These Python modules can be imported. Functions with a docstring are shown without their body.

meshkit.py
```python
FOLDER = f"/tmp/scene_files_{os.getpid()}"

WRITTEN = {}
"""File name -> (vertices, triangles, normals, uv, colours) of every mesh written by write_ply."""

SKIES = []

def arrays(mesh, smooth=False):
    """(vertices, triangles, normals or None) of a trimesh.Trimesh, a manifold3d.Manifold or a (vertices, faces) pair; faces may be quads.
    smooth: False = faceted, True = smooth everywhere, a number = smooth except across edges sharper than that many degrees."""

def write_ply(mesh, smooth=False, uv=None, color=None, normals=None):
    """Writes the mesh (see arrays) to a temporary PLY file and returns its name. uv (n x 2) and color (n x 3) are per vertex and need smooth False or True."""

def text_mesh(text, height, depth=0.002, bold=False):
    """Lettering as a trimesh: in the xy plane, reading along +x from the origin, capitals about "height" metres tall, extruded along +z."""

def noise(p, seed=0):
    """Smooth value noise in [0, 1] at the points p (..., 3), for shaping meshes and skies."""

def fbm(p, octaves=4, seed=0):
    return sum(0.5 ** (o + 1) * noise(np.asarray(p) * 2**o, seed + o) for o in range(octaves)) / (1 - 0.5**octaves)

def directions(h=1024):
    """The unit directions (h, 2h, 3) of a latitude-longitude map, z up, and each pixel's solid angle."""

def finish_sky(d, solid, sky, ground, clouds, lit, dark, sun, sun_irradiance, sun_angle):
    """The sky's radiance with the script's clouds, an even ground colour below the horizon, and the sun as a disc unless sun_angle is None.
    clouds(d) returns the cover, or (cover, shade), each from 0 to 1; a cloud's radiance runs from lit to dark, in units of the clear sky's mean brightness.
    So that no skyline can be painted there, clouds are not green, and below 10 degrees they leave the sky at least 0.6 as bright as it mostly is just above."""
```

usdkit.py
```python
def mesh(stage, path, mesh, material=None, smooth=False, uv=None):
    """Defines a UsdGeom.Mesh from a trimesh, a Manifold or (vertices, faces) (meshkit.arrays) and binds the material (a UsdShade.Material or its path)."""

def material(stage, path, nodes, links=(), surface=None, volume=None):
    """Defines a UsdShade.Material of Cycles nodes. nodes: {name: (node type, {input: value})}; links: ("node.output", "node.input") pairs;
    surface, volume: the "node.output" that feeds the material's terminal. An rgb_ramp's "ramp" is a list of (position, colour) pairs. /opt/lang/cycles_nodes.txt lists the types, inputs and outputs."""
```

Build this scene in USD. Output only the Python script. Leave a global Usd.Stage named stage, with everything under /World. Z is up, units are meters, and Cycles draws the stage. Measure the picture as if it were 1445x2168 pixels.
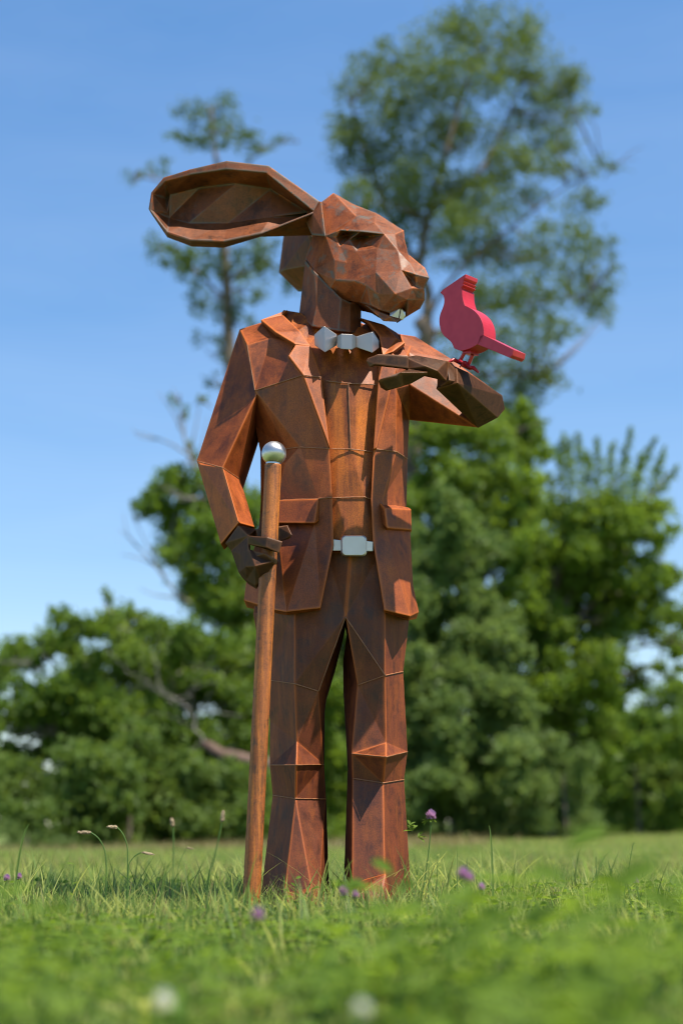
import math, random
import numpy as np, trimesh, usdkit
from meshkit import noise, fbm
from pxr import Usd, UsdGeom, UsdLux, UsdShade, Gf, Sdf, Vt
from scipy.spatial import Delaunay, ConvexHull
from shapely.geometry import Polygon, Point
from shapely.prepared import prep

stage = Usd.Stage.CreateInMemory()
UsdGeom.SetStageUpAxis(stage, 'Z'); UsdGeom.SetStageMetersPerUnit(stage, 1.0)
UsdGeom.Xform.Define(stage, '/World'); UsdGeom.Scope.Define(stage, '/World/Looks')
rng = np.random.default_rng(7); random.seed(7)

# ------------------------------------------------------------------ camera, sky, sun
CAM_Z, DIST, FPX = 0.30, 5.0, 3300.0
PITCH = math.atan((1745 - 1084) / FPX)
cam = UsdGeom.Camera.Define(stage, '/World/camera')
cam.AddTranslateOp().Set(Gf.Vec3d(0, -DIST, CAM_Z)); cam.AddRotateXOp().Set(90 + math.degrees(PITCH))
cam.CreateHorizontalApertureAttr(24.0); cam.CreateVerticalApertureAttr(36.0)
cam.CreateFocalLengthAttr(24.0 * FPX / 1445)
cam.CreateFStopAttr(1.6); cam.CreateFocusDistanceAttr(4.82)
cam.CreateExposureAttr(1.52)
EL, AZ = math.radians(62), math.radians(38)
SUN = np.array([math.cos(EL) * math.cos(AZ), -math.cos(EL) * math.sin(AZ), math.sin(EL)])
sun = UsdLux.DistantLight.Define(stage, '/World/sunlight')
sun.CreateIntensityAttr(0.86); sun.CreateAngleAttr(0.53); sun.CreateNormalizeAttr(True); sun.CreateColorAttr(Gf.Vec3f(1.0, 0.93, 0.82))
q = Gf.Rotation(Gf.Vec3d(0, 0, 1), Gf.Vec3d(*map(float, SUN)))
sun.AddOrientOp().Set(Gf.Quatf(q.GetQuat()))
sky = UsdLux.DomeLight.Define(stage, '/World/sky')
skym = usdkit.material(stage, '/World/Looks/sky_look', {
    'sky': ('sky_texture', dict(sky_type='single_scattering', sun_disc=False, sun_elevation=EL, sun_rotation=math.atan2(SUN[0], SUN[1]), altitude=100.0, air_density=1.0, aerosol_density=0.2, ozone_density=4.0)),
    'gam': ('gamma', dict(gamma=.61)), 'sat': ('hsv', dict(saturation=1.46, hue=.506, value=.82)),
    'tc': ('texture_coordinate', {}), 'cm': ('mapping', dict(scale=(1.2, 2.2, 7))), 'cn': ('noise_texture', dict(scale=2.3, detail=6, roughness=.62, distortion=.4)), 'cr': ('map_range', dict(from_min=.55, from_max=.85, to_max=.03)), 'cl': ('mix_color', dict(b=(3.6, 3.8, 4.0), use_clamp=False)),
    'bg': ('background_shader', dict(strength=0.15))}, [('sky.color', 'gam.color'), ('gam.color', 'sat.color'), ('tc.generated', 'cm.vector'), ('cm.vector', 'cn.vector'), ('cn.fac', 'cr.value'), ('cr.result', 'cl.fac'), ('sat.color', 'cl.a'), ('cl.result', 'bg.color')], surface='bg.background')
UsdShade.MaterialBindingAPI.Apply(sky.GetPrim()).Bind(skym)
sky.GetPrim().SetCustomDataByKey('kind', 'structure')

# ------------------------------------------------------------------ helpers
CT, ST = math.cos(PITCH), math.sin(PITCH)
def at(px, py, y=0.0):
    """the point of the plane at depth y that the photograph shows at (px, py)"""
    a, b = (px - 722.5) / FPX, -(py - 1084) / FPX
    t = (y + DIST) / (CT - b * ST)
    return np.array([a * t, y, CAM_Z + (ST + b * CT) * t])
def on_ground(px, d):
    """ground point at distance d in front of the camera along the view column px"""
    x = (px - 722.5) / FPX * d * 1.0
    return np.array([x, d - DIST, ground_z(x, d - DIST)])
def ground_z(x, y):
    x, y = np.asarray(x, float), np.asarray(y, float)
    far = np.clip((y - 6) / 14, 0, 1); far = far * far * (3 - 2 * far)
    z = -0.27 * far * np.clip((1.5 - x) / 5.0, 0, 1.2)
    return z + 0.03 * (noise(np.stack([x * .35, y * .35, 0 * x], -1), 3) - .5) * np.clip((np.hypot(x, y) - 1) / 3, 0, 1)

_used = {}
def numbered(path):
    if path not in _used:
        _used[path] = 0; return path
    _used[path] += 1
    return f'{path}_{_used[path]:03d}'
ORIGIN = {}
def tag(p, label=None, cat=None, group=None, kind=None):
    p = p.GetPrim() if hasattr(p, 'GetPrim') else p
    for k, v in (('label', label), ('category', cat), ('group', group), ('kind', kind)):
        if v: p.SetCustomDataByKey(k, v)
    return p
def thing(name, label, cat, loc=(0, 0, 0), group=None):
    path = numbered('/World/' + name)
    x = UsdGeom.Xform.Define(stage, path); x.AddTranslateOp().Set(Gf.Vec3d(*map(float, loc)))
    ORIGIN[path] = np.array(loc, float)
    tag(x, label, cat, group)
    return path
def raw(m):
    if isinstance(m, trimesh.Trimesh): return np.array(m.vertices), np.array(m.faces)
    return np.array(m[0], float), np.array(m[1], int)
def obj(name, mesh, mat, parent=None, smooth=False, label=None):
    """one Mesh prim; mesh in world coordinates"""
    path = numbered((parent or '/World') + '/' + name)
    o = ORIGIN.get(parent, np.zeros(3)) if parent else np.zeros(3)
    ORIGIN[path] = o
    v, f = raw(mesh)
    m = usdkit.mesh(stage, path, (v - o, f), M[mat] if isinstance(mat, str) else mat, smooth=smooth)
    if label: m.GetPrim().SetCustomDataByKey('label', label)
    return path
def join(*ms):
    vs, fs, n = [], [], 0
    for m in ms:
        v, f = raw(m); vs.append(v); fs.append(f + n); n += len(v)
    return np.vstack(vs), np.vstack(fs)

def orient(v, f):
    t = trimesh.Trimesh(v, f, process=True); t.merge_vertices(); trimesh.repair.fix_normals(t); return t
def facets(polys):
    """polygons (lists of 3-D points) -> unmerged flat facets, every polygon an island of its own"""
    vs, fs = [], []
    for p in polys:
        n = len(vs); vs += list(p); fs += [(n, n + i, n + i + 1) for i in range(1, len(p) - 1)]
    return np.array(vs), np.array(fs)
def hull_m(pts):
    """convex piece with its coplanar triangles grouped into islands"""
    pts = np.asarray(pts, float); h = ConvexHull(pts); c = pts.mean(0)
    groups = {}
    for s, e in zip(h.simplices, h.equations):
        groups.setdefault(tuple(np.round(e, 2)), []).append((s, e[:3]))
    vs, fs = [], []
    for g in groups.values():
        idx = {}
        for s, nrm in g:
            a, b, d = pts[s]
            if np.dot(np.cross(b - a, d - a), nrm) < 0: s = s[::-1]
            for i in s:
                if i not in idx: idx[i] = len(vs); vs.append(pts[i])
            fs.append([idx[i] for i in s])
    return np.array(vs), np.array(fs)
def hull_px(pts):
    return hull_m([at(*p) for p in pts])
def shell(V, faces, loop, back=0.15, shrink=0.9, backs={}):
    """faceted front traced with depth, closed by side walls and a back: V name -> (px,py,y)"""
    P = {k: at(*v) for k, v in V.items()}
    polys = []
    for f in faces:
        p = np.array([P[k] for k in f]); n = np.cross(p[1] - p[0], p[2] - p[0])
        if len(p) > 3: n = n + np.cross(p[2] - p[0], p[3] - p[0])
        view = p.mean(0) - np.array([0, -DIST, CAM_Z])
        polys.append(p if np.dot(n, view) < 0 else p[::-1])
    L = np.array([P[k] for k in loop]); c = L.mean(0)
    B = L.copy(); B[:, 0] = c[0] + (B[:, 0] - c[0]) * shrink; B[:, 2] = c[2] + (B[:, 2] - c[2]) * (1 - (1 - shrink) * .3)
    for i, k in enumerate(loop): B[i, 1] = backs.get(k, L[i, 1] + back)
    poly = Polygon(L[:, [0, 2]])
    ccw = poly.exterior.is_ccw
    n = len(L)
    for i in range(n):
        j = (i + 1) % n
        qd = [L[i], B[i], B[j], L[j]] if ccw else [L[j], B[j], B[i], L[i]]
        polys.append(np.array(qd))
    bp = Polygon(B[:, [0, 2]])
    if not bp.is_valid: bp = bp.buffer(0)
    _, bf = trimesh.creation.triangulate_polygon(bp, engine='earcut')
    bv2 = _
    from scipy.spatial import cKDTree
    tree = cKDTree(B[:, [0, 2]])
    for t in bf:
        q3 = np.array([B[tree.query(bv2[i])[1]] for i in t])
        nn = np.cross(q3[1] - q3[0], q3[2] - q3[0])
        polys.append(q3 if nn[1] > 0 else q3[::-1])
    return facets(polys)
def delaunay_faces(V, loop, forced=()):
    names = list(V); P = np.array([V[k][:2] for k in names], float); ix = {k: i for i, k in enumerate(names)}
    poly = prep(Polygon([V[k][:2] for k in loop]).buffer(.4))
    T = [list(t) for t in Delaunay(P).simplices]
    def cross(a, b, c): return (b[0] - a[0]) * (c[1] - a[1]) - (b[1] - a[1]) * (c[0] - a[0])
    def seg(a, b, c, d):
        return cross(P[a], P[b], P[c]) * cross(P[a], P[b], P[d]) < -1e-9 and cross(P[c], P[d], P[a]) * cross(P[c], P[d], P[b]) < -1e-9
    need = [(ix[a], ix[b]) for a, b in forced] + [(ix[loop[i]], ix[loop[(i + 1) % len(loop)]]) for i in range(len(loop))]
    for a, b in need:
        for _ in range(60):
            E = {}
            for t in T:
                for i in range(3): E.setdefault(frozenset((t[i], t[(i + 1) % 3])), []).append(t)
            if frozenset((a, b)) in E: break
            done = False
            for e, ts in E.items():
                c, d = tuple(e)
                if len({a, b} & {c, d}) == 0 and len(ts) == 2 and seg(a, b, c, d):
                    o = [next(i for i in t if i not in e) for t in ts]
                    if seg(o[0], o[1], c, d):
                        T.remove(ts[0]); T.remove(ts[1]); T += [[o[0], o[1], c], [o[0], o[1], d]]; done = True; break
            if not done: break
    return [[names[i] for i in t] for t in T if poly.contains(Point(P[t].mean(0))) and abs(cross(*P[t])) > 1e-6]
def tube(pts, radii, n=8, cap=True):
    pts = np.asarray(pts, float); radii = np.broadcast_to(radii, len(pts)); vs, fs = [], []
    up = np.array([.31, .17, .93])
    for i, p in enumerate(pts):
        t = pts[min(i + 1, len(pts) - 1)] - pts[max(i - 1, 0)]; t /= np.linalg.norm(t) + 1e-12
        s = np.cross(t, up if abs(t @ up) < .9 else np.array([1., 0, 0])); s /= np.linalg.norm(s); u = np.cross(s, t)
        for k in range(n):
            w = 2 * math.pi * k / n; vs.append(p + radii[i] * (math.cos(w) * s + math.sin(w) * u))
    for i in range(len(pts) - 1):
        for k in range(n):
            a, b = i * n + k, i * n + (k + 1) % n; fs += [(a, b + n, b), (a, a + n, b + n)]
    if cap:
        vs += [pts[0], pts[-1]]; e = (len(pts) - 1) * n
        for k in range(n): fs += [(len(vs) - 2, k, (k + 1) % n), (len(vs) - 1, e + (k + 1) % n, e + k)]
    v, f = np.array(vs), np.array(fs)
    return v, f[:, ::-1]

# ------------------------------------------------------------------ materials
M = {}
def rust(name, dark, mid, bright, scale=1.0, zs=.16, blot=1.0, grey=0.0, rough=.46, tone=.28, streak=.38, spec=.5):
    n = {'tc': ('texture_coordinate', {}), 'g': ('geometry', {}),
         'map': ('mapping', dict(scale=(1, 1, zs))),
         'streak': ('noise_texture', dict(scale=34 * scale, detail=5, roughness=.6)),
         'sr': ('map_range', dict(from_min=.46, from_max=.66)),
         'blot': ('noise_texture', dict(scale=12 * scale * blot, detail=8, roughness=.7, distortion=.4)),
         'br': ('rgb_ramp', dict(ramp=[(0, dark), (.36, dark), (.52, mid), (.66, mid), (.82, bright), (1, bright)])),
         'fine': ('noise_texture', dict(scale=240, detail=3, roughness=.7)),
         'fr': ('map_range', dict(from_min=.3, from_max=.7, to_min=.62, to_max=1.3)),
         'tone': ('map_range', dict(to_min=1 - tone, to_max=1 + tone * .7)),
         'm1': ('mix_color', dict(blend_type='mix', b=bright)), 'sk': ('math', dict(math_type='multiply', value2=streak)),
         'm2': ('mix_color', dict(blend_type='multiply', fac=1.0, use_clamp=False)), 'm3': ('mix_color', dict(blend_type='multiply', fac=1.0, use_clamp=False)),
         'big': ('noise_texture', dict(scale=3.2, detail=4, roughness=.6, distortion=.8)), 'bigr': ('map_range', dict(from_min=.32, from_max=.66, to_min=.62, to_max=1.18)), 'm7': ('mix_color', dict(blend_type='multiply', fac=1.0, use_clamp=False)),
         'bev': ('bevel', dict(samples=6, radius=.006)),
         'dot': ('vector_math', dict(math_type='dot_product')),
         'edge': ('map_range', dict(from_min=.995, from_max=.90)),
         'en': ('noise_texture', dict(scale=30, detail=3)), 'enr': ('map_range', dict(from_min=.35, from_max=.65, to_min=.0, to_max=.26)), 'em': ('math', dict(math_type='multiply')),
         'bev2': ('bevel', dict(samples=8, radius=.017)), 'dot2': ('vector_math', dict(math_type='dot_product')), 'band': ('map_range', dict(from_min=.9995, from_max=.985)), 'inv': ('math', dict(math_type='subtract', value1=1.0)), 'gm': ('math', dict(math_type='multiply')), 'bn': ('math', dict(math_type='multiply', value2=.12)), 'm6': ('mix_color', dict(blend_type='mix', b=tuple(.5 * (a + c) for a, c in zip(mid, bright)))),
         'm4': ('mix_color', dict(blend_type='mix', b=(bright[0] * 1.25, bright[1] * 1.25, bright[2] * 1.4))),
         'gn': ('noise_texture', dict(scale=16, detail=4, roughness=.65)), 'gr': ('map_range', dict(from_min=.62 - .3 * grey, from_max=.68 - .3 * grey, to_max=min(1., grey * 1.6))),
         'm5': ('mix_color', dict(blend_type='mix', b=(.085, .070, .058))),
         'rr': ('map_range', dict(from_min=.3, from_max=.7, to_min=rough - .06, to_max=rough + .2)),
         'bump': ('bump', dict(strength=.25, distance=.0012)),
         'warp': ('noise_texture', dict(scale=9, detail=2)), 'bump2': ('bump', dict(strength=.35, distance=.006)),
         'd': ('principled_bsdf', dict(specular_ior_level=0.0, roughness=.8)), 'gl': ('glossy_bsdf', dict(color=(1, .93, .86))), 'p': ('mix_closure', dict(fac=spec * .3))}
    l = [('tc.object', 'map.vector'), ('map.vector', 'streak.vector'), ('tc.object', 'blot.vector'), ('tc.object', 'fine.vector'), ('tc.object', 'en.vector'), ('tc.object', 'gn.vector'), ('tc.object', 'warp.vector'),
         ('streak.fac', 'sr.value'), ('sr.result', 'sk.value1'), ('blot.fac', 'br.fac'), ('br.color', 'm1.a'), ('sk.value', 'm1.fac'),
         ('fine.fac', 'fr.value'), ('g.random_per_island', 'tone.value'), ('m1.result', 'm2.a'), ('fr.result', 'm2.b'), ('m2.result', 'm3.a'), ('tone.result', 'm3.b'),
         ('gn.fac', 'gr.value'), ('bev2.bevel', 'dot2.vector1'), ('g.true_normal', 'dot2.vector2'), ('dot2.value', 'band.value'), ('band.result', 'inv.value2'), ('gr.result', 'gm.value1'), ('inv.value', 'gm.value2'), ('band.result', 'bn.value1'), ('tc.object', 'big.vector'), ('big.fac', 'bigr.value'), ('m3.result', 'm7.a'), ('bigr.result', 'm7.b'), ('m7.result', 'm6.a'), ('bn.value', 'm6.fac'), ('m6.result', 'm5.a'), ('gm.value', 'm5.fac'),
         ('bev.bevel', 'dot.vector1'), ('g.true_normal', 'dot.vector2'), ('dot.value', 'edge.value'), ('en.fac', 'enr.value'), ('edge.result', 'em.value1'), ('enr.result', 'em.value2'),
         ('m5.result', 'm4.a'), ('em.value', 'm4.fac'), ('m4.result', 'd.base_color'),
         ('blot.fac', 'rr.value'), ('rr.result', 'gl.roughness'), ('d.BSDF', 'p.closure1'), ('gl.BSDF', 'p.closure2'), ('warp.fac', 'bump2.height'), ('bev.bevel', 'bump2.normal'), ('bump2.normal', 'bump.normal'), ('fine.fac', 'bump.height'), ('bump.normal', 'd.normal'), ('bump.normal', 'gl.normal')]
    M[name] = usdkit.material(stage, '/World/Looks/' + name, n, l, surface='p.closure')
rust('rust_coat', (.150, .033, .009), (.33, .070, .013), (.50, .122, .014), tone=.3, spec=.16)
rust('rust_shirt', (.145, .033, .008), (.34, .076, .012), (.56, .150, .013), zs=.09, streak=.85, spec=.14)
rust('rust_trousers', (.120, .028, .012), (.26, .054, .014), (.46, .112, .014), scale=1.2, zs=.16, streak=.55, tone=.5, spec=.15, rough=.5)
rust('rust_head', (.13, .032, .009), (.32, .072, .015), (.50, .125, .020), scale=1.4, grey=.28, streak=.35, spec=.14, tone=.4)
rust('rust_weld', (.08, .028, .011), (.21, .070, .022), (.34, .12, .035), scale=2, tone=.1, spec=.3)
rust('rust_ear', (.07, .024, .011), (.19, .050, .014), (.30, .080, .018), scale=1.2, grey=.12, streak=.5, spec=.14)
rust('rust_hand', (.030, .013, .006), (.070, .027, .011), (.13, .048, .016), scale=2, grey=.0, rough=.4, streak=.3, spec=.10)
rust('rust_cane', (.08, .026, .008), (.26, .070, .012), (.46, .140, .016), scale=2.2, zs=.06, blot=1.0, streak=.95, tone=.05, spec=.2)
def steel(name, rough, col=(.60, .60, .60), aniso=.5):
    M[name] = usdkit.material(stage, '/World/Looks/' + name, {
        'tc': ('texture_coordinate', {}), 'map': ('mapping', dict(scale=(1, 1, .06))), 'n': ('noise_texture', dict(scale=260, detail=3)),
        'n2': ('noise_texture', dict(scale=22, detail=4)), 'r2': ('map_range', dict(to_min=rough * .75, to_max=rough * 1.3)),
        'bev': ('bevel', dict(samples=4, radius=.004)), 'b': ('bump', dict(strength=.12, distance=.001)),
        'p': ('principled_bsdf', dict(base_color=col, metallic=1.0, anisotropic=aniso))},
        [('tc.object', 'map.vector'), ('map.vector', 'n.vector'), ('tc.object', 'n2.vector'), ('n2.fac', 'r2.value'), ('r2.result', 'p.roughness'), ('n.fac', 'b.height'), ('bev.bevel', 'b.normal'), ('b.normal', 'p.normal')], surface='p.BSDF')
steel('brushed_steel', .36, (.43, .365, .30)); steel('polished_steel', .36, (.52, .50, .47)); steel('dull_steel', .45, (.62, .55, .48), 0)
M['red_paint'] = usdkit.material(stage, '/World/Looks/red_paint', {
    'tc': ('texture_coordinate', {}), 'n': ('noise_texture', dict(scale=30, detail=4)), 'r': ('map_range', dict(to_min=.28, to_max=.42)),
    'c': ('rgb_ramp', dict(ramp=[(.3, (.36, .008, .015)), (.7, (.42, .012, .020))])),
    'bev': ('bevel', dict(samples=4, radius=.003)), 'p': ('principled_bsdf', dict(coat_weight=.08, coat_roughness=.25))},
    [('tc.object', 'n.vector'), ('n.fac', 'r.value'), ('n.fac', 'c.fac'), ('c.color', 'p.base_color'), ('r.result', 'p.roughness'), ('bev.bevel', 'p.normal')], surface='p.BSDF')
def leafm(name, a, b, trans=.4, rough=.5, spec=.22, vary='random_per_island', patch=None):
    n = {'g': ('geometry', {}), 'oi': ('object_info', {}), 'c': ('rgb_ramp', dict(ramp=[(0, a), (1, b)])), 'tcol': ('hsv', dict(hue=.485, saturation=1.1, value=1.5)),
         'tc': ('texture_coordinate', {}), 'pn': ('noise_texture', dict(scale=1.1 if patch is None else patch, detail=3)), 'pr': ('map_range', dict(from_min=.35, from_max=.65, to_min=-.25, to_max=.25)), 'ad': ('math', dict(math_type='add', use_clamp=True)),
         'p': ('principled_bsdf', dict(roughness=rough, specular_ior_level=spec)), 't': ('translucent_bsdf', {}), 'mx': ('mix_closure', dict(fac=trans))}
    l = [('g.' + vary if vary != 'random' else 'oi.random', 'ad.value1'), ('g.position', 'pn.vector'), ('pn.fac', 'pr.value'), ('pr.result', 'ad.value2'), ('ad.value', 'c.fac'), ('c.color', 'p.base_color'), ('c.color', 'tcol.color'), ('tcol.color', 't.color'), ('p.BSDF', 'mx.closure1'), ('t.BSDF', 'mx.closure2')]
    M[name] = usdkit.material(stage, '/World/Looks/' + name, n, l, surface='mx.closure')
leafm('leaf_tall', (0.094, 0.138, 0.035), (0.188, 0.237, 0.065), 0.5, patch=.5)
leafm('leaf_olive', (0.078, 0.124, 0.034), (0.156, 0.215, 0.065), 0.5, patch=.5)
leafm('leaf_green', (0.100, 0.168, 0.028), (0.232, 0.305, 0.062), 0.55, patch=.6)
leafm('leaf_dark', (0.100, 0.160, 0.034), (0.210, 0.280, 0.065), 0.55, patch=.6)
leafm('leaf_grey', (0.122, 0.184, 0.052), (0.230, 0.310, 0.098), 0.55, patch=.6)
leafm('leaf_yellow', (0.120, 0.192, 0.030), (0.250, 0.325, 0.064), 0.58, patch=.6)
leafm('grass_blade', (.14, .22, .055), (.27, .35, .12), 0.55, rough=.5, spec=.14, patch=1.4)
leafm('grass_dark', (.065, .12, .028), (.16, .23, .066), 0.5, rough=.5, spec=.14, patch=2.2)
leafm('grass_light', (.28, .32, .09), (.44, .46, .19), 0.55, rough=.5, spec=.14, patch=2.2)
leafm('broad_leaf', (.07, .14, .022), (.16, .25, .045), .5, rough=.5, spec=.12, patch=3)
leafm('dry_blade', (.20, .17, .07), (.32, .27, .13), .35, patch=1.4)
leafm('clover_leaf', (.125, .20, .032), (.25, .33, .07), .55, rough=.55, spec=.12, patch=2)
leafm('flower_pink', (.40, .22, .36), (.66, .48, .60), .25, patch=9)
leafm('flower_white', (.60, .60, .52), (.75, .75, .66), .4, patch=9)
leafm('flower_yellow', (.42, .44, .12), (.58, .58, .22), .4, patch=9)
leafm('seed_head', (.26, .20, .12), (.42, .33, .20), .2, patch=9)
leafm('stem_green', (.075, .15, .035), (.14, .22, .06), .2, patch=3)
def bark(name, a, b, sc=9):
    M[name] = usdkit.material(stage, '/World/Looks/' + name, {
        'tc': ('texture_coordinate', {}), 'map': ('mapping', dict(scale=(1, 1, .25))), 'n': ('noise_texture', dict(scale=sc, detail=6, roughness=.65)),
        'c': ('rgb_ramp', dict(ramp=[(.3, a), (.7, b)])), 'b': ('bump', dict(strength=.8, distance=.03)), 'p': ('principled_bsdf', dict(roughness=.9))},
        [('tc.object', 'map.vector'), ('map.vector', 'n.vector'), ('n.fac', 'c.fac'), ('c.color', 'p.base_color'), ('n.fac', 'b.height'), ('b.normal', 'p.normal')], surface='p.BSDF')
bark('bark_brown', (.055, .042, .032), (.14, .11, .085)); bark('bark_grey', (.09, .08, .07), (.22, .20, .18)); bark('bark_red', (.06, .035, .026), (.15, .095, .07))
M['meadow'] = usdkit.material(stage, '/World/Looks/meadow', {
    'tc': ('texture_coordinate', {}), 'n': ('noise_texture', dict(scale=.5, detail=6, roughness=.7)), 'n2': ('noise_texture', dict(scale=14, detail=5, roughness=.75)),
    'c': ('rgb_ramp', dict(ramp=[(.3, (.115, .17, .042)), (.5, (.155, .215, .06)), (.72, (.24, .245, .10))])), 'mr': ('map_range', dict(from_min=.3, from_max=.7, to_min=.55, to_max=1.35)),
    'm': ('mix_color', dict(blend_type='multiply', fac=1.0, use_clamp=False)), 'b': ('bump', dict(strength=1.0, distance=.06)), 'p': ('principled_bsdf', dict(roughness=.95, specular_ior_level=.1))},
    [('tc.object', 'n.vector'), ('tc.object', 'n2.vector'), ('n.fac', 'c.fac'), ('c.color', 'm.a'), ('n2.fac', 'mr.value'), ('mr.result', 'm.b'), ('m.result', 'p.base_color'), ('n2.fac', 'b.height'), ('b.normal', 'p.normal')], surface='p.BSDF')

# ------------------------------------------------------------------ ground
gx = np.concatenate([-np.geomspace(900, 12, 24), np.linspace(-11, 11, 90), np.geomspace(12, 900, 24)])
gy = np.concatenate([-np.geomspace(900, 12, 20), np.linspace(-11, 30, 150), np.geomspace(31, 1500, 24)])
XX, YY = np.meshgrid(gx, gy)
ZZ = ground_z(XX, YY) - 0.004
gv = np.stack([XX, YY, ZZ], -1).reshape(-1, 3); nx = len(gx)
gf = np.array([(j * nx + i, j * nx + i + 1, (j + 1) * nx + i + 1, (j + 1) * nx + i) for j in range(len(gy) - 1) for i in range(nx - 1)])
gf = np.vstack([gf[:, [0, 1, 2]], gf[:, [0, 2, 3]]])
tag(stage.GetPrimAtPath(obj('ground', (gv, gf), 'meadow', smooth=True)), kind='structure')

# ------------------------------------------------------------------ trees
def leaves(centers, normals_bias, size, aspect=.55, rs=None):
    """folded leaf blades, one per centre: four-cornered, bent along the midrib"""
    n = len(centers); rs = rs or rng
    d = rs.normal(size=(n, 3)) + normals_bias; d /= np.linalg.norm(d, axis=1, keepdims=True)
    nn = rs.normal(size=(n, 3)); nn -= (nn * d).sum(1, keepdims=True) * d; nn /= np.linalg.norm(nn, axis=1, keepdims=True)
    s = np.cross(d, nn); L = (size * rs.uniform(.65, 1.3, n))[:, None]; W = L * aspect * .5
    a = centers - d * L * .5; b = centers + d * L * .5; l = centers + s * W + nn * L * .12; r = centers - s * W + nn * L * .12
    v = np.stack([a, l, b, r], 1).reshape(-1, 3); i = np.arange(n)[:, None] * 4
    return v, np.vstack([i + [0, 1, 2], i + [0, 2, 3]])
def crown_points(blobs, d, cover, leaf, depth, sub=7, spread=.42, seed=0):
    """leaf places: blobs (px,py,rx,ry) are boughs of the crown at distance about d, spread in depth"""
    rs = np.random.default_rng(seed); out, sz = [], []
    for (px, py, rx, ry) in blobs:
        yb = d - DIST + rs.uniform(-.5, .5) * depth
        c = at(px, py, yb); m = np.linalg.norm(c - np.array([0, -DIST, CAM_Z])) / FPX
        R = np.array([rx * m, (rx + ry) / 2 * m, ry * m])
        area = math.pi * R[0] * R[2]; n = int(2.3 * cover * area / (leaf * leaf * .28)) + 4
        k = max(3, int(sub * (rx * ry / 4000) ** .5) + 1)
        u = rs.normal(size=(k, 3)); u /= np.linalg.norm(u, axis=1, keepdims=True); u *= rs.uniform(.15, 1.05, (k, 1)) ** .6
        pick = rs.integers(0, k, n)
        p = u[pick] + rs.normal(size=(n, 3)) * spread * .6
        out.append(c + p * R); sz.append(np.full(n, leaf * min(1.0, .35 + min(rx, ry * 1.3) / 70)))
    p, z = np.vstack(out), np.concatenate(sz); ok = p[:, 2] > ground_z(p[:, 0], p[:, 1]) + .03
    return p[ok], z[ok]
def shoot_points(shoots, d, leaf, depth, seed):
    rs = np.random.default_rng(seed); out, st = [], []
    for p in shoots:
        yo = d - DIST + rs.uniform(-.4, .4) * depth; P = np.array([at(x, y, yo) for x, y in p]); L = np.linalg.norm(P[-1] - P[0]); n = int(L * 150)
        u = rs.random(n) ** .8; m = smooth3([P[0], P[len(P) // 2] if len(P) > 2 else (P[0] + P[-1]) / 2, P[-1]], 40)
        out.append(m[(u * 39).astype(int)] + rs.normal(size=(n, 3)) * (.11 * (1.05 - u))[:, None]); st.append(tube(m[::4], np.linspace(.012, .004, 10), 4, cap=False))
    return np.vstack(out), st
def smooth3(P, n):
    P = np.array(P, float); t = np.linspace(0, 1, n)[:, None]
    return (1 - t) ** 2 * P[0] + 2 * t * (1 - t) * (2 * P[1] - .5 * (P[0] + P[2])) + t * t * P[2]
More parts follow.
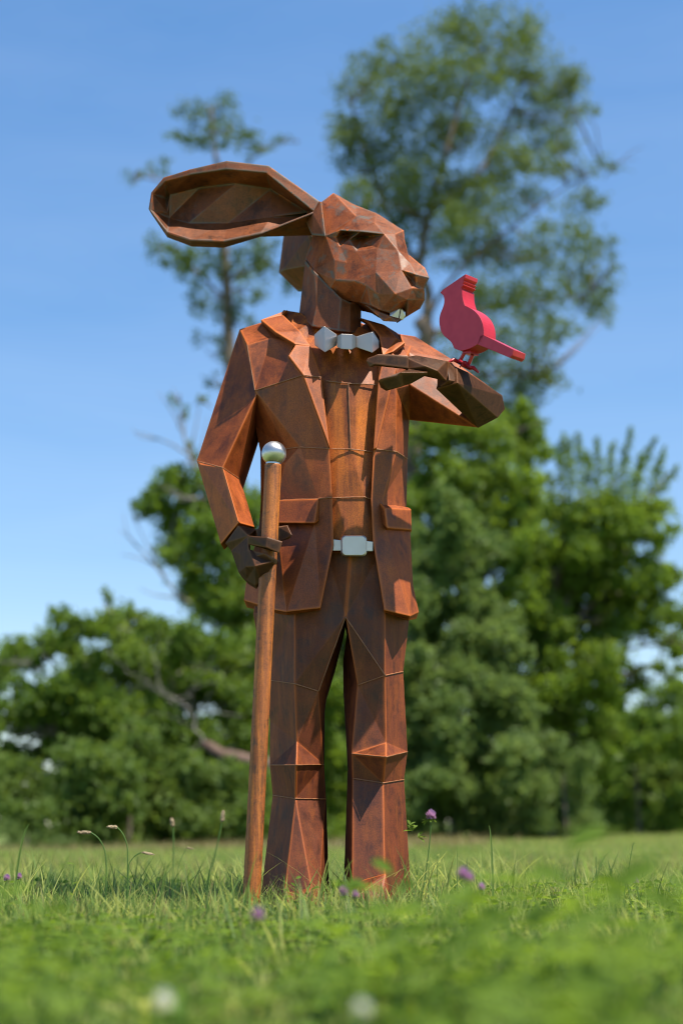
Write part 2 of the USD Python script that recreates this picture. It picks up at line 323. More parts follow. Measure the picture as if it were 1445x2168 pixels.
def limb(path, d, r0, r1, n=7, jit=.0, seed=0):
    rs = np.random.default_rng(seed)
    P = np.array([at(x, y, d - DIST + (dd if len(t) > 2 else 0)) for t in path for (x, y, dd) in [(t[0], t[1], t[2] if len(t) > 2 else 0)]])
    s = np.linspace(0, 1, len(P)); S = np.linspace(0, 1, len(P) * 5)
    from scipy.interpolate import PchipInterpolator
    Q = PchipInterpolator(s, P)(S) + rs.normal(size=(len(S), 3)) * jit
    return tube(Q, np.linspace(r0, r1, len(S)), n)
def tree(name, label, cat, d, blobs, limbs, mat, barkm, cover=1.6, leaf=.1, depth=2.0, bias=(0, 0, .3), seed=1, spread=.42, sub=7, aspect=.55, twigs=True, trunk_r=.04, trunk_px=None, group=None, shoots=()):
    base_px = trunk_px or (limbs[0][0][0][0] if limbs else np.mean([b[0] for b in blobs]))
    g = on_ground(base_px, d)
    t = thing(name, label, cat, g, group)
    parts = []
    for i, (path, r0, r1) in enumerate(limbs): parts.append(limb(path, d, r0, r1, jit=r1 * .4, seed=seed + i))
    P, LS = crown_points(blobs, d, cover, leaf, depth, sub, spread, seed)
    if shoots:
        SP, SS = shoot_points(shoots, d, leaf, depth, seed + 3); parts += SS; P = np.vstack([P, SP]); LS = np.r_[LS, np.full(len(SP), leaf * .8)]
    if twigs:   # fine boughs from the limbs out to the leaf masses
        rs = np.random.default_rng(seed + 99)
        src = np.vstack([raw(m)[0] for m in parts]) if parts else None
        for (px, py, rx, ry) in blobs:
            c = at(px, py, d - DIST + rs.uniform(-.3, .3) * depth)
            if src is None: continue
            cand = src[src[:, 2] < c[2] + .2]
            cand = cand if len(cand) else src
            s = cand[np.argmin(np.linalg.norm(cand - c, axis=1) + rs.uniform(0, .4, len(cand)))]
            for _ in range(3):
                e = c + rs.normal(size=3) * np.array([rx, rx, ry]) * d / FPX * .5
                mid = (s + e) / 2 + rs.normal(size=3) * .08 - np.array([0, 0, .06])
                parts.append(tube([s, mid, e], [.022, .014, .005], 4, cap=False))
    if not parts:
        c = at(base_px, blobs[0][1], d - DIST)
        parts = [tube([g - [0, 0, .1], (g + c) / 2, c], [trunk_r, trunk_r * .7, trunk_r * .25], 7)]
    obj('trunk', join(*parts), barkm, t, smooth=60)
    obj('crown', leaves(P, np.array(bias), LS, aspect, np.random.default_rng(seed + 5)), mat, t)
    return t
B = lambda s: [tuple(map(float, x.split(','))) for x in s.split()]

# the tall thin-leaved tree above the rabbit
tall = B('1030,60,100,55 930,105,90,55 800,125,55,35 765,185,60,50 730,270,45,50 870,195,80,70 980,180,100,60 1100,140,75,60 1190,185,50,45 1140,245,80,40 1215,165,32,34 765,315,60,50 860,325,80,60 1000,295,80,50 1050,360,50,50 800,420,70,50 900,430,100,60 1020,450,70,50 1180,345,70,30 1262,352,55,18 1100,415,70,32 1230,430,52,32 1180,500,80,36 1270,520,42,30 960,525,80,50 1060,540,70,40 1240,620,70,40 1140,640,80,50 1060,620,70,50 1080,720,80,50 1175,700,52,34 1272,665,32,34 1150,795,52,44 1095,860,50,50 1000,640,44,44 1030,800,60,60 940,280,60,60 820,245,50,50 1240,235,26,26 1200,300,36,26 730,340,26,34 705,290,16,30 1300,560,20,30 950,50,30,24 1120,70,40,40 960,860,60,50 1040,890,60,40 1110,800,50,40 940,760,40,50 1010,730,60,40 1130,560,60,40 900,370,60,40 990,400,60,40 1160,300,50,40 1090,330,50,40 1130,190,50,40 850,380,50,40 760,400,40,40 860,470,50,40 960,470,60,40 1220,560,50,40')
tree('tall_tree', 'tall thin-crowned tree with forked trunk rising behind the rabbit head and the red bird', 'tree', 30, tall,
     [([(872, 1800), (870, 1300), (868, 1060), (872, 930), (880, 800), (900, 690)], .26, .17),
      ([(900, 690), (905, 620), (888, 560), (910, 440), (950, 300), (985, 180), (1020, 70)], .12, .02),
      ([(900, 690), (940, 610, -.3), (1000, 545, -.5), (1085, 480, -.6), (1160, 420, -.6), (1262, 360, -.6), (1345, 335, -.6)], .05, .005),
      ([(888, 560), (845, 500, .4), (800, 400, .6), (765, 300, .8), (740, 200, .8)], .08, .015),
      ([(910, 440), (1000, 380, .5), (1060, 280, .8), (1110, 150, .8)], .07, .015),
      ([(890, 720), (960, 690, .5), (1050, 650, .9), (1150, 640, 1), (1250, 620, 1)], .08, .012),
      ([(876, 850), (960, 800, -.6), (1060, 790, -.8), (1150, 800, -.8)], .06, .012),
      ([(1310, 345, -.6), (1335, 322, -.6), (1362, 310, -.6)], .012, .005)],
     'leaf_tall', 'bark_brown', cover=1.2, leaf=.12, depth=3.2, bias=(0, 0, -.5), seed=11, spread=.34, sub=40, aspect=.42)
back_t = B('440,235,70,32 400,285,52,32 490,285,52,36 545,310,36,24 605,298,30,14 290,370,36,18 345,355,34,22 330,520,24,36 372,540,44,36 420,560,52,52 480,550,42,52 560,530,46,50 420,640,34,34 470,660,42,42 540,610,46,32 612,600,26,44 430,720,24,24 480,740,34,34 530,690,32,24 455,800,24,24 500,800,26,36 520,470,60,60 420,450,60,60')
tree('slender_tree', 'slender sparse tree behind the big rabbit ear, its crown showing above and below it', 'tree', 32, back_t,
     [([(505, 1800), (500, 1200), (492, 850), (480, 640), (474, 500), (460, 360), (445, 230)], .2, .03),
      ([(480, 640), (400, 560), (340, 520)], .05, .01), ([(478, 600), (560, 560), (610, 590)], .05, .01), ([(474, 480), (380, 400), (285, 372)], .05, .01), ([(470, 440), (540, 330), (605, 298)], .05, .01)],
     'leaf_olive', 'bark_brown', cover=1.0, leaf=.145, depth=2.0, bias=(0, 0, -.4), seed=21, spread=.30, sub=26, aspect=.45)
mid_l = B('300,1065,34,24 350,1050,50,44 425,1050,60,52 500,1075,60,50 375,1120,60,46 460,1140,75,60 520,1190,60,80 430,1220,60,60 500,1270,70,60 545,1120,40,50 385,1005,32,24 405,965,18,22 368,850,12,14 425,838,14,10 392,880,10,16 360,1180,40,30 540,1330,60,70 470,1330,70,60')
tree('leafy_tree', 'mid green tree left of the cane with bare grey twigs sticking out', 'tree', 25, mid_l,
     [([(520, 1790), (515, 1500), (490, 1300), (450, 1140), (425, 1020)], .10, .02), ([(425, 1020), (398, 950), (375, 890), (335, 830)], .03, .005),
      ([(405, 970), (350, 935), (285, 915)], .02, .006), ([(390, 930), (385, 880), (365, 820)], .018, .005), ([(400, 960), (415, 900), (425, 835)], .018, .005), ([(340, 930), (300, 925), (280, 905)], .012, .004), ([(420, 1000), (430, 930), (440, 880)], .014, .004),
      ([(470, 1300), (385, 1265), (330, 1200), (285, 1150), (250, 1120)], .03, .004), ([(330, 1200), (290, 1180), (255, 1175)], .015, .004), ([(385, 1265), (340, 1262), (295, 1245)], .02, .004), ([(350, 1220), (310, 1150), (285, 1100)], .015, .004), ([(300, 1165), (270, 1130), (262, 1085)], .012, .004)],
     'leaf_green', 'bark_grey', cover=3.2, leaf=.14, depth=1.6, seed=31)
hedge1 = B('40,1400,50,50 105,1365,50,44 190,1320,60,44 228,1268,16,30 270,1325,50,44 340,1345,60,44 415,1370,60,50 60,1475,60,46 150,1440,75,55 250,1410,80,60 350,1425,80,60 440,1420,70,60 520,1420,60,70 230,1520,90,60 340,1530,90,70 450,1500,80,60 520,1520,60,80 140,1560,66,50 30,1620,40,30 -40,1420,60,60 -30,1560,50,60 15,1500,30,30 300,1470,60,50 190,1580,80,50 300,1590,80,50 420,1590,70,50 520,1610,50,50 180,1400,50,40 235,1440,50,40 330,1390,50,40 415,1455,60,40 200,1480,60,50 110,1500,50,40 20,1580,34,36 70,1630,44,40 -10,1640,40,40 60,1540,40,30')
tree('hedgerow_tree', 'broad bushy green tree at the left edge of the meadow under open sky', 'tree', 23, hedge1,
     [([(290, 1800), (285, 1650), (270, 1500), (255, 1400), (230, 1300)], .12, .02), ([(280, 1600), (180, 1480), (100, 1390)], .06, .015), ([(280, 1580), (360, 1460), (400, 1380)], .06, .015), ([(118, 1560), (112, 1490), (100, 1430)], .035, .012)],
     'leaf_green', 'bark_grey', cover=3.4, leaf=.13, depth=1.8, seed=41)
low = B('60,1660,80,56 180,1640,90,66 300,1620,90,70 400,1660,80,66 500,1690,70,66 70,1740,80,44 200,1715,100,60 330,1720,100,60 450,1735,80,50 540,1740,50,50 -40,1680,70,70 140,1770,90,30 300,1775,100,30 430,1780,90,26')
tree('dark_shrub', 'large dark green shrub below the bushy tree, at the left edge of the meadow', 'shrub', 21, low, [], 'leaf_dark', 'bark_brown', cover=4, leaf=.13, depth=1.6, seed=51, trunk_px=280)
wb = B('40,1770,50,26 110,1785,50,22 10,1795,40,18 190,1795,44,16 -40,1780,40,30 80,1800,60,14 260,1790,60,16 350,1795,60,14 450,1793,60,14')
tree('weedy_bush', 'low pale weedy bush at the far left where the meadow meets the dark shrub', 'bush', 19, wb, [], 'leaf_grey', 'bark_brown', cover=2.0, leaf=.07, depth=.8, bias=(0, 0, .8), seed=55, trunk_px=60, trunk_r=.03, aspect=.3)
lime = B('470,1750,50,30 510,1700,46,50 545,1650,30,50 540,1760,40,26 700,1700,60,70 650,1760,60,30 715,1620,60,60 690,1540,50,60 715,1470,40,50 720,1760,50,30')
tree('bright_shrub', 'bright green shrub low behind the cane and between the rabbit trousers', 'shrub', 22.5, lime, [], 'leaf_yellow', 'bark_brown', cover=3.5, leaf=.12, depth=1.2, seed=61, trunk_px=600)
midb = B('600,1360,90,90 700,1400,90,90 620,1500,90,90 720,1520,90,90 620,1640,90,90 720,1650,90,90 800,1600,80,90 800,1450,80,90 650,1745,100,40 780,1745,90,40')
tree('shady_shrub', 'dark leafy shrub standing right behind the rabbit trousers', 'shrub', 25.5, midb, [], 'leaf_dark', 'bark_brown', cover=4, leaf=.14, depth=1.4, seed=66, trunk_px=690)
greyb = B('930,1120,60,70 990,1180,70,60 900,1220,60,60 960,1270,70,60 1030,1290,60,60 900,1330,60,60 1000,1370,80,60 1070,1390,50,60 920,1430,70,60 1010,1470,80,60 1080,1500,60,60 930,1530,80,60 1030,1570,80,60 1090,1620,60,60 920,1640,80,60 1010,1670,90,60 1090,1720,70,50 930,1730,80,50 1020,1760,90,26 1120,1760,50,24 850,1500,50,80 850,1700,50,70 860,1350,40,60 1130,1560,50,60 1150,1690,50,60 880,1250,40,60 990,1630,80,60 900,1590,60,60')
tree('grey_green_bush', 'tall grey green bush filling the space right of the rabbit trousers', 'bush', 24, greyb, [], 'leaf_grey', 'bark_brown', cover=4, leaf=.13, depth=2.2, seed=71, trunk_px=990, sub=6, spread=.36)
backg = B('900,930,50,50 960,920,60,50 1040,930,70,50 1110,960,60,40 920,1010,60,50 1000,1010,70,60 1090,1020,60,50 890,1080,40,50 1060,1090,60,50 1120,1060,50,50 1130,890,40,40 980,1090,60,50 1080,900,50,30 1030,1190,60,60 1000,1130,60,50 1080,1150,60,50 1050,1250,50,50 940,1060,60,50 900,1150,50,50 1120,1150,50,50 1140,1230,50,50 900,1250,50,60 1000,1300,60,60')
tree('pale_tree', 'light green tree filling the gap under the rabbit bent arm, behind the grey green bush', 'tree', 28, backg,
     [([(960, 1790), (970, 1300), (985, 1050), (1000, 920)], .1, .02)], 'leaf_yellow', 'bark_brown', cover=3.4, leaf=.15, depth=1.6, seed=81)
plume = B('1250,1070,80,50 1340,1080,60,40 1190,1110,60,60 1270,1140,80,50 1370,1130,50,30 1385,1095,30,24 1180,1200,60,50 1260,1220,80,50 1350,1210,60,40 1390,1165,26,14 1120,1180,50,60 1150,1290,60,60 1250,1300,80,50 1350,1290,70,40 1420,1230,40,30 1440,1290,50,40 1120,1380,50,60 1200,1390,80,60 1290,1380,60,40 1390,1350,50,30 1440,1370,40,30 1150,1470,60,50 1240,1470,70,50 1330,1440,50,34 1180,1550,70,50 1270,1540,70,40 1420,1420,40,24 1110,1470,40,50 1160,1620,60,50 1240,1600,60,50 1110,1250,50,60 1200,1250,60,50 1300,1160,60,50 1320,1230,50,40 1200,1320,60,50 1310,1330,50,40 1170,1420,60,50 1240,1410,60,50 1110,1430,40,50 1200,1500,60,50 1290,1480,50,40 1170,1160,60,50 1230,1170,60,50 1320,1120,50,40 1280,1270,50,40 1385,1250,40,30')
tree('spreading_tree', 'light green spreading tree with upright feathery shoots on top, at the right edge', 'tree', 26, plume,
     [([(1160, 1780), (1158, 1600), (1150, 1400), (1175, 1250), (1200, 1130), (1230, 1040)], .13, .02), ([(1152, 1420), (1230, 1300), (1330, 1240), (1440, 1230)], .06, .012), ([(1160, 1340), (1260, 1180), (1350, 1080), (1415, 1000)], .06, .01), ([(1150, 1500), (1250, 1420), (1350, 1370), (1445, 1360)], .05, .01), ([(1215, 1100), (1290, 1040), (1330, 940)], .03, .008)],
     'leaf_yellow', 'bark_brown', cover=3.6, leaf=.15, depth=2.2, bias=(.2, 0, .2), seed=91, spread=.4, aspect=.4,
     shoots=[[(1191, 1060), (1188, 990), (1193, 915)], [(1226, 1050), (1228, 980), (1222, 915)], [(1210, 1050), (1206, 990), (1208, 925)], [(1265, 1050), (1266, 990), (1261, 925)], [(1292, 1050), (1290, 990), (1301, 932)], [(1318, 1050), (1322, 980), (1336, 902)], [(1345, 1050), (1358, 990), (1389, 925)], [(1370, 1045), (1390, 1000), (1406, 945)], [(1350, 1060), (1400, 1030), (1434, 985)], [(1245, 1050), (1246, 1000), (1240, 950)], [(1330, 1070), (1345, 1020), (1356, 960)], [(1375, 1120), (1400, 1085), (1412, 1060)], [(1180, 1090), (1170, 1040), (1160, 1000)]])
will = B('1190,1640,50,50 1220,1690,56,56 1200,1735,70,36 1240,1620,40,40 1150,1700,50,60 1130,1755,60,24 1230,1745,40,26')
tree('drooping_bush', 'grey green drooping bush under the spreading tree, at the edge of the far lawn', 'bush', 23.5, will, [], 'leaf_grey', 'bark_brown', cover=3.5, leaf=.13, depth=1.2, bias=(.3, 0, -.8), seed=101, trunk_px=1190, aspect=.3)
farh = B('1300,1560,50,50 1380,1540,60,50 1440,1500,50,40 1330,1620,70,50 1420,1610,60,50 1300,1690,50,50 1380,1690,70,50 1450,1690,60,60 1300,1745,60,16 1390,1745,60,16 1470,1740,50,20 1500,1560,60,60 1260,1720,40,40 1440,1450,40,20')
tree('far_hedge_tree', 'dark green tree across the lawn at the far right edge', 'tree', 40, farh, [], 'leaf_dark', 'bark_brown', cover=4, leaf=.22, depth=2.4, seed=111, trunk_px=1390, trunk_r=.06)
farl = B('1340,1520,60,30 1420,1480,50,30 1250,1650,60,40 1340,1590,70,34 1420,1560,60,40 1180,1660,50,40 1290,1600,50,40 1230,1580,50,50 1390,1600,60,40 1160,1700,50,50 1290,1700,50,40 1220,1740,70,30 1300,1750,60,18 1120,1740,50,30 1250,1660,50,40 1380,1740,60,22 1450,1700,50,40 1450,1560,50,50')
tree('sunlit_bush', 'sunlit green bush in front of the dark tree at the far right edge', 'bush', 36, farl, [], 'leaf_green', 'bark_brown', cover=3, leaf=.19, depth=1.5, seed=115, trunk_px=1340, trunk_r=.04)
wood = B(' '.join(f'{x},{y},60,50' for x in list(range(-700, -90, 70)) + list(range(190, 2000, 70)) for y in (1590, 1660, 1725)) + ' 620,1450,80,70 760,1450,80,70 900,1450,80,70 1000,1420,80,70 1090,1480,70,60 650,1530,80,60 780,1530,80,60 920,1530,80,60 1040,1530,80,60')
tree('woodland_edge', 'dark woodland edge seen in the gaps between the nearer shrubs, far behind the rabbit', 'hedge', 46, wood, [], 'leaf_dark', 'bark_brown', cover=3.5, leaf=.24, depth=3, seed=121, trunk_px=800)
# fallen dead tree
dt = thing('dead_tree', 'fallen dead tree with bare grey branches and reddish broken trunk left of the cane', 'dead tree', on_ground(545, 21.9))
obj('trunk', join(limb([(640, 1640), (560, 1618), (510, 1608), (470, 1598), (430, 1572)], 21.9, .105, .075, jit=.01)), 'bark_red', dt, smooth=60)
br = [([(432, 1575), (412, 1530), (398, 1500), (345, 1470), (300, 1440), (265, 1415), (225, 1370)], .05, .007), ([(400, 1503), (372, 1480), (338, 1458), (330, 1410), (318, 1370)], .035, .008),
      ([(395, 1498), (352, 1478), (335, 1440), (332, 1380), (345, 1330)], .03, .006), ([(352, 1478), (400, 1470), (430, 1450), (475, 1440)], .025, .006), ([(410, 1520), (400, 1470), (440, 1410), (452, 1380)], .02, .005),
      ([(420, 1550), (375, 1520), (310, 1508)], .02, .006), ([(425, 1565), (390, 1600), (352, 1622)], .018, .005), ([(425, 1572), (410, 1600), (402, 1625)], .014, .004), ([(345, 1470), (300, 1455), (262, 1460)], .014, .004), ([(410, 1530), (440, 1480), (470, 1430)], .016, .004), ([(318, 1450), (300, 1400), (300, 1360)], .012, .004)]
for i, (p, a, b) in enumerate(br): obj('branch', limb(p, 21.9, a * .32, b * .4, 6, jit=.02, seed=i), 'bark_grey', dt, smooth=60)

# ------------------------------------------------------------------ the rabbit statue
rabbit = thing('rabbit_statue', 'rusty faceted steel statue of a rabbit in jacket, trousers and bow tie', 'statue', (0, 0, 0))
# jacket, side with the cane
V = dict(a0=(507, 697, .0), a1=(552, 683, -.02), a2=(574, 715, -.115), a3=(523, 730, -.115), a4=(539.5, 826, -.13), c2=(623, 728, -.15), a6=(612, 753, -.165), a5=(641.5, 793.5, -.205), a7=(634, 946, -.185), a8=(541, 905, -.02), a9=(551, 956, -.02),
         a10=(607, 950, -.135), a11=(697, 949.5, -.222), a12=(552, 1088, .0), a13=(585, 1058, -.125), a14=(673.5, 1055.5, -.205), a15=(703, 1053, -.215), a16=(603, 981, -.15), a17=(705.5, 1153, -.22), a18=(678, 1287.5, -.225), a19=(606, 1295.5, -.235),
         a20=(591, 1192, -.15), a21=(666, 1108, -.195), a22=(585, 1107, -.13), a23=(581, 1291, -.17), a24=(516, 1271, .0), a25=(521, 1232, .0), a26=(547, 1121, .0), a27=(634, 807, -.19))
F = ['a0 a1 a2', 'a0 a2 a3', 'a3 a2 a4', 'a2 a6 a4', 'a1 c2 a2', 'c2 a6 a2', 'a6 a5 a4', 'a4 a5 a7', 'a5 a11 a7', 'a4 a7 a10', 'a4 a10 a8', 'a10 a9 a8', 'a10 a7 a16', 'a7 a14 a16', 'a7 a11 a15 a14', 'a10 a16 a9', 'a9 a16 a13 a12', 'a16 a14 a13',
     'a13 a14 a21 a22', 'a14 a15 a17 a21', 'a21 a17 a18', 'a21 a18 a19', 'a22 a21 a19', 'a22 a19 a20', 'a20 a19 a23', 'a12 a13 a22 a26', 'a26 a22 a20', 'a26 a20 a25', 'a25 a20 a23 a24']
loop = 'a0 a1 c2 a6 a5 a11 a15 a17 a18 a19 a23 a24 a25 a26 a12 a9 a8 a4 a3'.split()
front = {k: V[k][2] + .045 for k in 'c2 a6 a5 a11 a15 a17 a18'.split()}
side = {k: .17 for k in 'a0 a3 a4 a8 a9 a12 a26 a25 a24'.split()} | {'a1': .12, 'a19': -.16, 'a23': -.08}
obj('jacket_front', shell(V, [f.split() for f in F], loop, shrink=1.0, backs=front | side), 'rust_coat', rabbit)
# jacket, side with the bird
V = dict(b0=(779, 681, -.02), b1=(812, 687, .0), b2=(844, 707, .02), b3=(878, 712, .05), b4=(862, 752, -.14), b5=(870, 815, -.12), b6=(829, 800, -.175), b7=(800, 800, -.185), b8=(790, 950, -.205), b9=(839, 956, -.165), b10=(862, 971, -.02), b11=(811, 1054, -.185), b12=(785, 1057, -.205), b13=(860, 1075, -.02),
         b14=(789, 1146, -.205), b15=(813, 1292, -.225), b16=(867.5, 1305, -.16), b17=(886, 1296, .0), b18=(874, 1240, .0), b19=(868, 1123, -.01), b20=(816, 1122, -.185), b21=(866, 889, -.02), b22=(839, 823, -.165), b23=(803, 750, -.16), b24=(792, 710, -.12))
F = ['b0 b1 b23 b24', 'b1 b2 b4', 'b1 b4 b23', 'b2 b3 b4', 'b23 b4 b6', 'b23 b6 b7', 'b4 b5 b22', 'b4 b22 b6', 'b6 b22 b8', 'b7 b6 b8', 'b22 b9 b8', 'b22 b5 b21', 'b22 b21 b9', 'b9 b21 b10', 'b8 b9 b11', 'b9 b10 b11', 'b8 b11 b12', 'b11 b10 b13', 'b12 b11 b20', 'b12 b20 b14', 'b11 b13 b20', 'b13 b19 b20', 'b14 b20 b15', 'b20 b16 b15', 'b20 b19 b16', 'b19 b18 b16', 'b18 b17 b16']
loop = 'b0 b1 b2 b3 b5 b21 b10 b13 b19 b18 b17 b16 b15 b14 b12 b8 b7 b23 b24'.split()
F.append('b3 b5 b4')
front = {k: V[k][2] + .045 for k in 'b24 b23 b7 b8 b12 b14 b15'.split()}
side = {k: .17 for k in 'b2 b3 b5 b21 b10 b13 b19 b18 b17'.split()} | {'b0': .04, 'b1': .12, 'b16': -.06}
obj('jacket_front', shell(V, [f.split() for f in F], loop, shrink=1.0, backs=front | side), 'rust_coat', rabbit)
# jacket back
bk = [(552, 690), (620, 668), (760, 682), (850, 712), (862, 800), (858, 960), (855, 1080), (872, 1240), (880, 1290), (700, 1300), (530, 1275), (548, 1120), (556, 1000), (550, 900), (548, 830), (520, 720)]
V = {f'k{i}': (x, y, .12) for i, (x, y) in enumerate(bk)}; V['kc'] = (700, 950, .13)
n = len(bk); obj('jacket_back', shell(V, [[f'k{i}', f'k{(i + 1) % n}', 'kc'] for i in range(n)], [f'k{i}' for i in range(n)], back=.09, shrink=.94), 'rust_coat', rabbit)
# shirt
V = dict(s1=(600, 656, .06), s2=(636, 662, .02), s3=(660, 681, -.06), s4=(714, 692, -.09), s5=(764, 692, -.07), s6=(782, 678, .03), s7=(592, 668, .0), s8=(625, 702, -.09), s9=(645, 734, -.13), s10=(664, 800, -.17), s11=(680, 949, -.185), s12=(737, 811.5, -.195), s13=(742, 951, -.200), s14=(733, 735, -.15),
         s15=(812, 814, -.165), s16=(804, 956, -.175), s17=(800, 1058, -.17), s19=(815, 730, -.12), s20=(770, 1052, -.190), s21=(690, 1054.5, -.185), s22=(692, 1166, -.17), s23=(803, 1166, -.165), s24=(742, 1166, -.19), s25=(712, 1054, -.195), s26=(700, 806, -.187), s27=(715, 951, -.195))
F = delaunay_faces(V, 's1 s2 s3 s4 s5 s6 s19 s15 s16 s17 s23 s24 s22 s21 s11 s10 s9 s8 s7'.split(), [('s12', 's13'), ('s13', 's20'), ('s13', 's25'), ('s25', 's24'), ('s25', 's20'), ('s14', 's12')])
obj('shirt', shell(V, F, 's1 s2 s3 s4 s5 s6 s19 s15 s16 s17 s23 s24 s22 s21 s11 s10 s9 s8 s7'.split(), back=.2, shrink=.95), 'rust_shirt', rabbit)
# lapels: collar piece and lower piece of each side, raised plates
def plate(name, pts, faces, t=.03, mat='rust_coat'):
    V = {str(i): p for i, p in enumerate(pts)}
    return obj(name, shell(V, [f.split() for f in faces], [str(i) for i in range(len(pts))], back=t, shrink=1.0), mat, rabbit)
plate('collar', [(552, 677, -.055), (608, 656, -.01), (598, 666, -.02), (635, 701, -.135), (657, 732, -.182), (625.5, 730, -.185), (622.5, 727, -.185), (583, 703, -.145)], ['0 1 2', '0 2 3 7', '7 3 6', '3 4 5 6'], .04)
plate('lapel', [(625.5, 730, -.187), (657, 732, -.184), (680, 799, -.205), (697.5, 948, -.228), (641, 793, -.228), (610.5, 753, -.205)], ['0 1 4 5', '1 2 4', '4 2 3'], .03)
plate('collar', [(764, 673, -.07), (812, 687, -.10), (840, 716, -.13), (856.5, 725, -.15), (831.5, 744, -.19), (810, 752, -.195), (802, 711, -.165), (780, 682, -.115)], ['0 1 7', '7 1 6', '6 1 2', '6 2 4 5', '2 3 4'], .035)
plate('lapel', [(812, 752, -.186), (831, 748, -.186), (846, 760, -.18), (829, 815, -.205), (797, 948, -.224), (790, 951, -.222), (801, 800, -.205)], ['0 1 6', '1 2 3', '1 3 6', '6 3 4 5'], .03)
# pocket flaps
plate('pocket_flap', [(573, 1059, -.145), (673.5, 1056, -.215), (674, 1102, -.205), (664.6, 1107.5, -.222), (573, 1107, -.155)], ['0 1 3 4', '1 2 3'], .06)
V = dict(p0=(803, 1064.5, -.19), p1=(809, 1067, -.2), p2=(867, 1075, -.02), p3=(869.5, 1079, -.035), p4=(871, 1122, -.035), p5=(819, 1117.5, -.215), p6=(814, 1076, -.218), p7=(811, 1110, -.19))
obj('pocket_flap', shell(V, [f.split() for f in ['p0 p2 p3 p6', 'p6 p3 p4 p5', 'p0 p6 p5 p7']], 'p0 p2 p3 p4 p5 p7'.split(), back=.05, shrink=1.0), 'rust_coat', rabbit)
# right sleeve (cane side)
V = dict(r0=(507, 697, .02), r1=(534, 727, -.105), r2=(547, 826, -.128), r3=(416.6, 976, -.02), r4=(471, 990, -.17), r5=(508.5, 1015, -.06), r6=(546, 903, .02), r7=(505, 1107, -.275), r8=(467.5, 1152.4, -.12), r9=(538.4, 1116, -.17), r10=(483, 1168, -.10), r11=(425, 984, -.07))
F = ['r0 r1 r2', 'r0 r2 r3', 'r2 r4 r3', 'r2 r6 r5', 'r2 r5 r4', 'r3 r4 r11', 'r11 r4 r7', 'r3 r11 r8', 'r11 r7 r8', 'r4 r5 r9 r7', 'r8 r7 r10', 'r10 r7 r9']
F = ['r0 r1 r2', 'r0 r2 r3', 'r2 r4 r3', 'r2 r6 r5', 'r2 r5 r4', 'r3 r4 r11', 'r11 r4 r7', 'r3 r11 r8', 'r11 r7 r8', 'r4 r5 r9 r7']
obj('sleeve', shell(V, [f.split() for f in F], 'r0 r3 r8 r7 r9 r5 r6 r2 r1'.split(), back=.15, shrink=.97, backs={'r2': .06, 'r1': .08, 'r0': .14, 'r7': -.10, 'r8': .0, 'r9': -.02}), 'rust_coat', rabbit)
# hand on the cane
V = dict(p1=(504, 1112, -.262), p2=(477, 1150, -.16), p3=(489, 1166, -.16), p4=(505, 1212, -.18), p5=(521, 1228, -.21), p6=(540.6, 1239, -.30), p7=(553, 1230, -.36), p8=(588, 1186, -.425), p9=(526, 1134, -.345), p10=(527, 1163, -.38), p11=(542, 1121, -.29), p12=(510, 1174, -.29), p13=(540, 1199, -.425), p14=(520, 1200, -.35))
F = delaunay_faces(V, 'p1 p11 p9 p10 p8 p7 p6 p5 p4 p3 p2'.split(), [('p13', 'p8'), ('p13', 'p10'), ('p10', 'p12'), ('p12', 'p14'), ('p14', 'p13'), ('p13', 'p6'), ('p13', 'p7')])
hand = shell(V, F, 'p1 p11 p9 p10 p8 p7 p6 p5 p4 p3 p2'.split(), back=.10, shrink=.9, backs={'p8': -.395, 'p7': -.30, 'p10': -.30})
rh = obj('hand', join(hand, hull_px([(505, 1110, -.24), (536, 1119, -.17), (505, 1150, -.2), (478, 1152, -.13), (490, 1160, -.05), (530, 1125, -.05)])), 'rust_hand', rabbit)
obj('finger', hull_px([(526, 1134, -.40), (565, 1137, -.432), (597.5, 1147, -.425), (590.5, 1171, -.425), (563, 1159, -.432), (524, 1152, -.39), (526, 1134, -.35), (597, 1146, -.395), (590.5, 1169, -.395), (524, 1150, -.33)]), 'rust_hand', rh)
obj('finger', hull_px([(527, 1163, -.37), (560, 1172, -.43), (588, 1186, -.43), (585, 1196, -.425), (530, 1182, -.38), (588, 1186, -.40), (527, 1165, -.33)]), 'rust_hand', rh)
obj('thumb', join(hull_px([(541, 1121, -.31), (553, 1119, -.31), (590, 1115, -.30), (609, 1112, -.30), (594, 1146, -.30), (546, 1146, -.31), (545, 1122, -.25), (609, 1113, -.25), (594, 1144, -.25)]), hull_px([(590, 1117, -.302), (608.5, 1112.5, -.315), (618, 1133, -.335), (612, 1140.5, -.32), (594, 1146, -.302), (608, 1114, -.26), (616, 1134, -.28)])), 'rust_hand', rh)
# left sleeve (bird side)
sl = hull_px([(844, 707, .0), (878, 712, .05), (862, 745, -.10), (866, 812, -.13), (870, 817, -.13), (866, 889, -.01), (866, 870, .12), (880, 730, .14), (953, 759, -.02), (1040, 822, -.02), (1060, 842, -.06), (1048, 880, -.10), (1011, 905, -.13), (950, 890, .02), (1000, 850, .08)])
obj('sleeve', sl, 'rust_coat', rabbit)
obj('sleeve', hull_px([(966, 780, -.42), (990, 788, -.36), (1062.5, 837, -.16), (1068, 866, -.11), (1053, 884, -.16), (1011, 906, -.15), (923, 823, -.42), (968, 810.5, -.47), (930, 795, -.35), (955, 772, -.34), (1040, 850, .0), (1015, 880, -.02)]), 'rust_hand', rabbit)
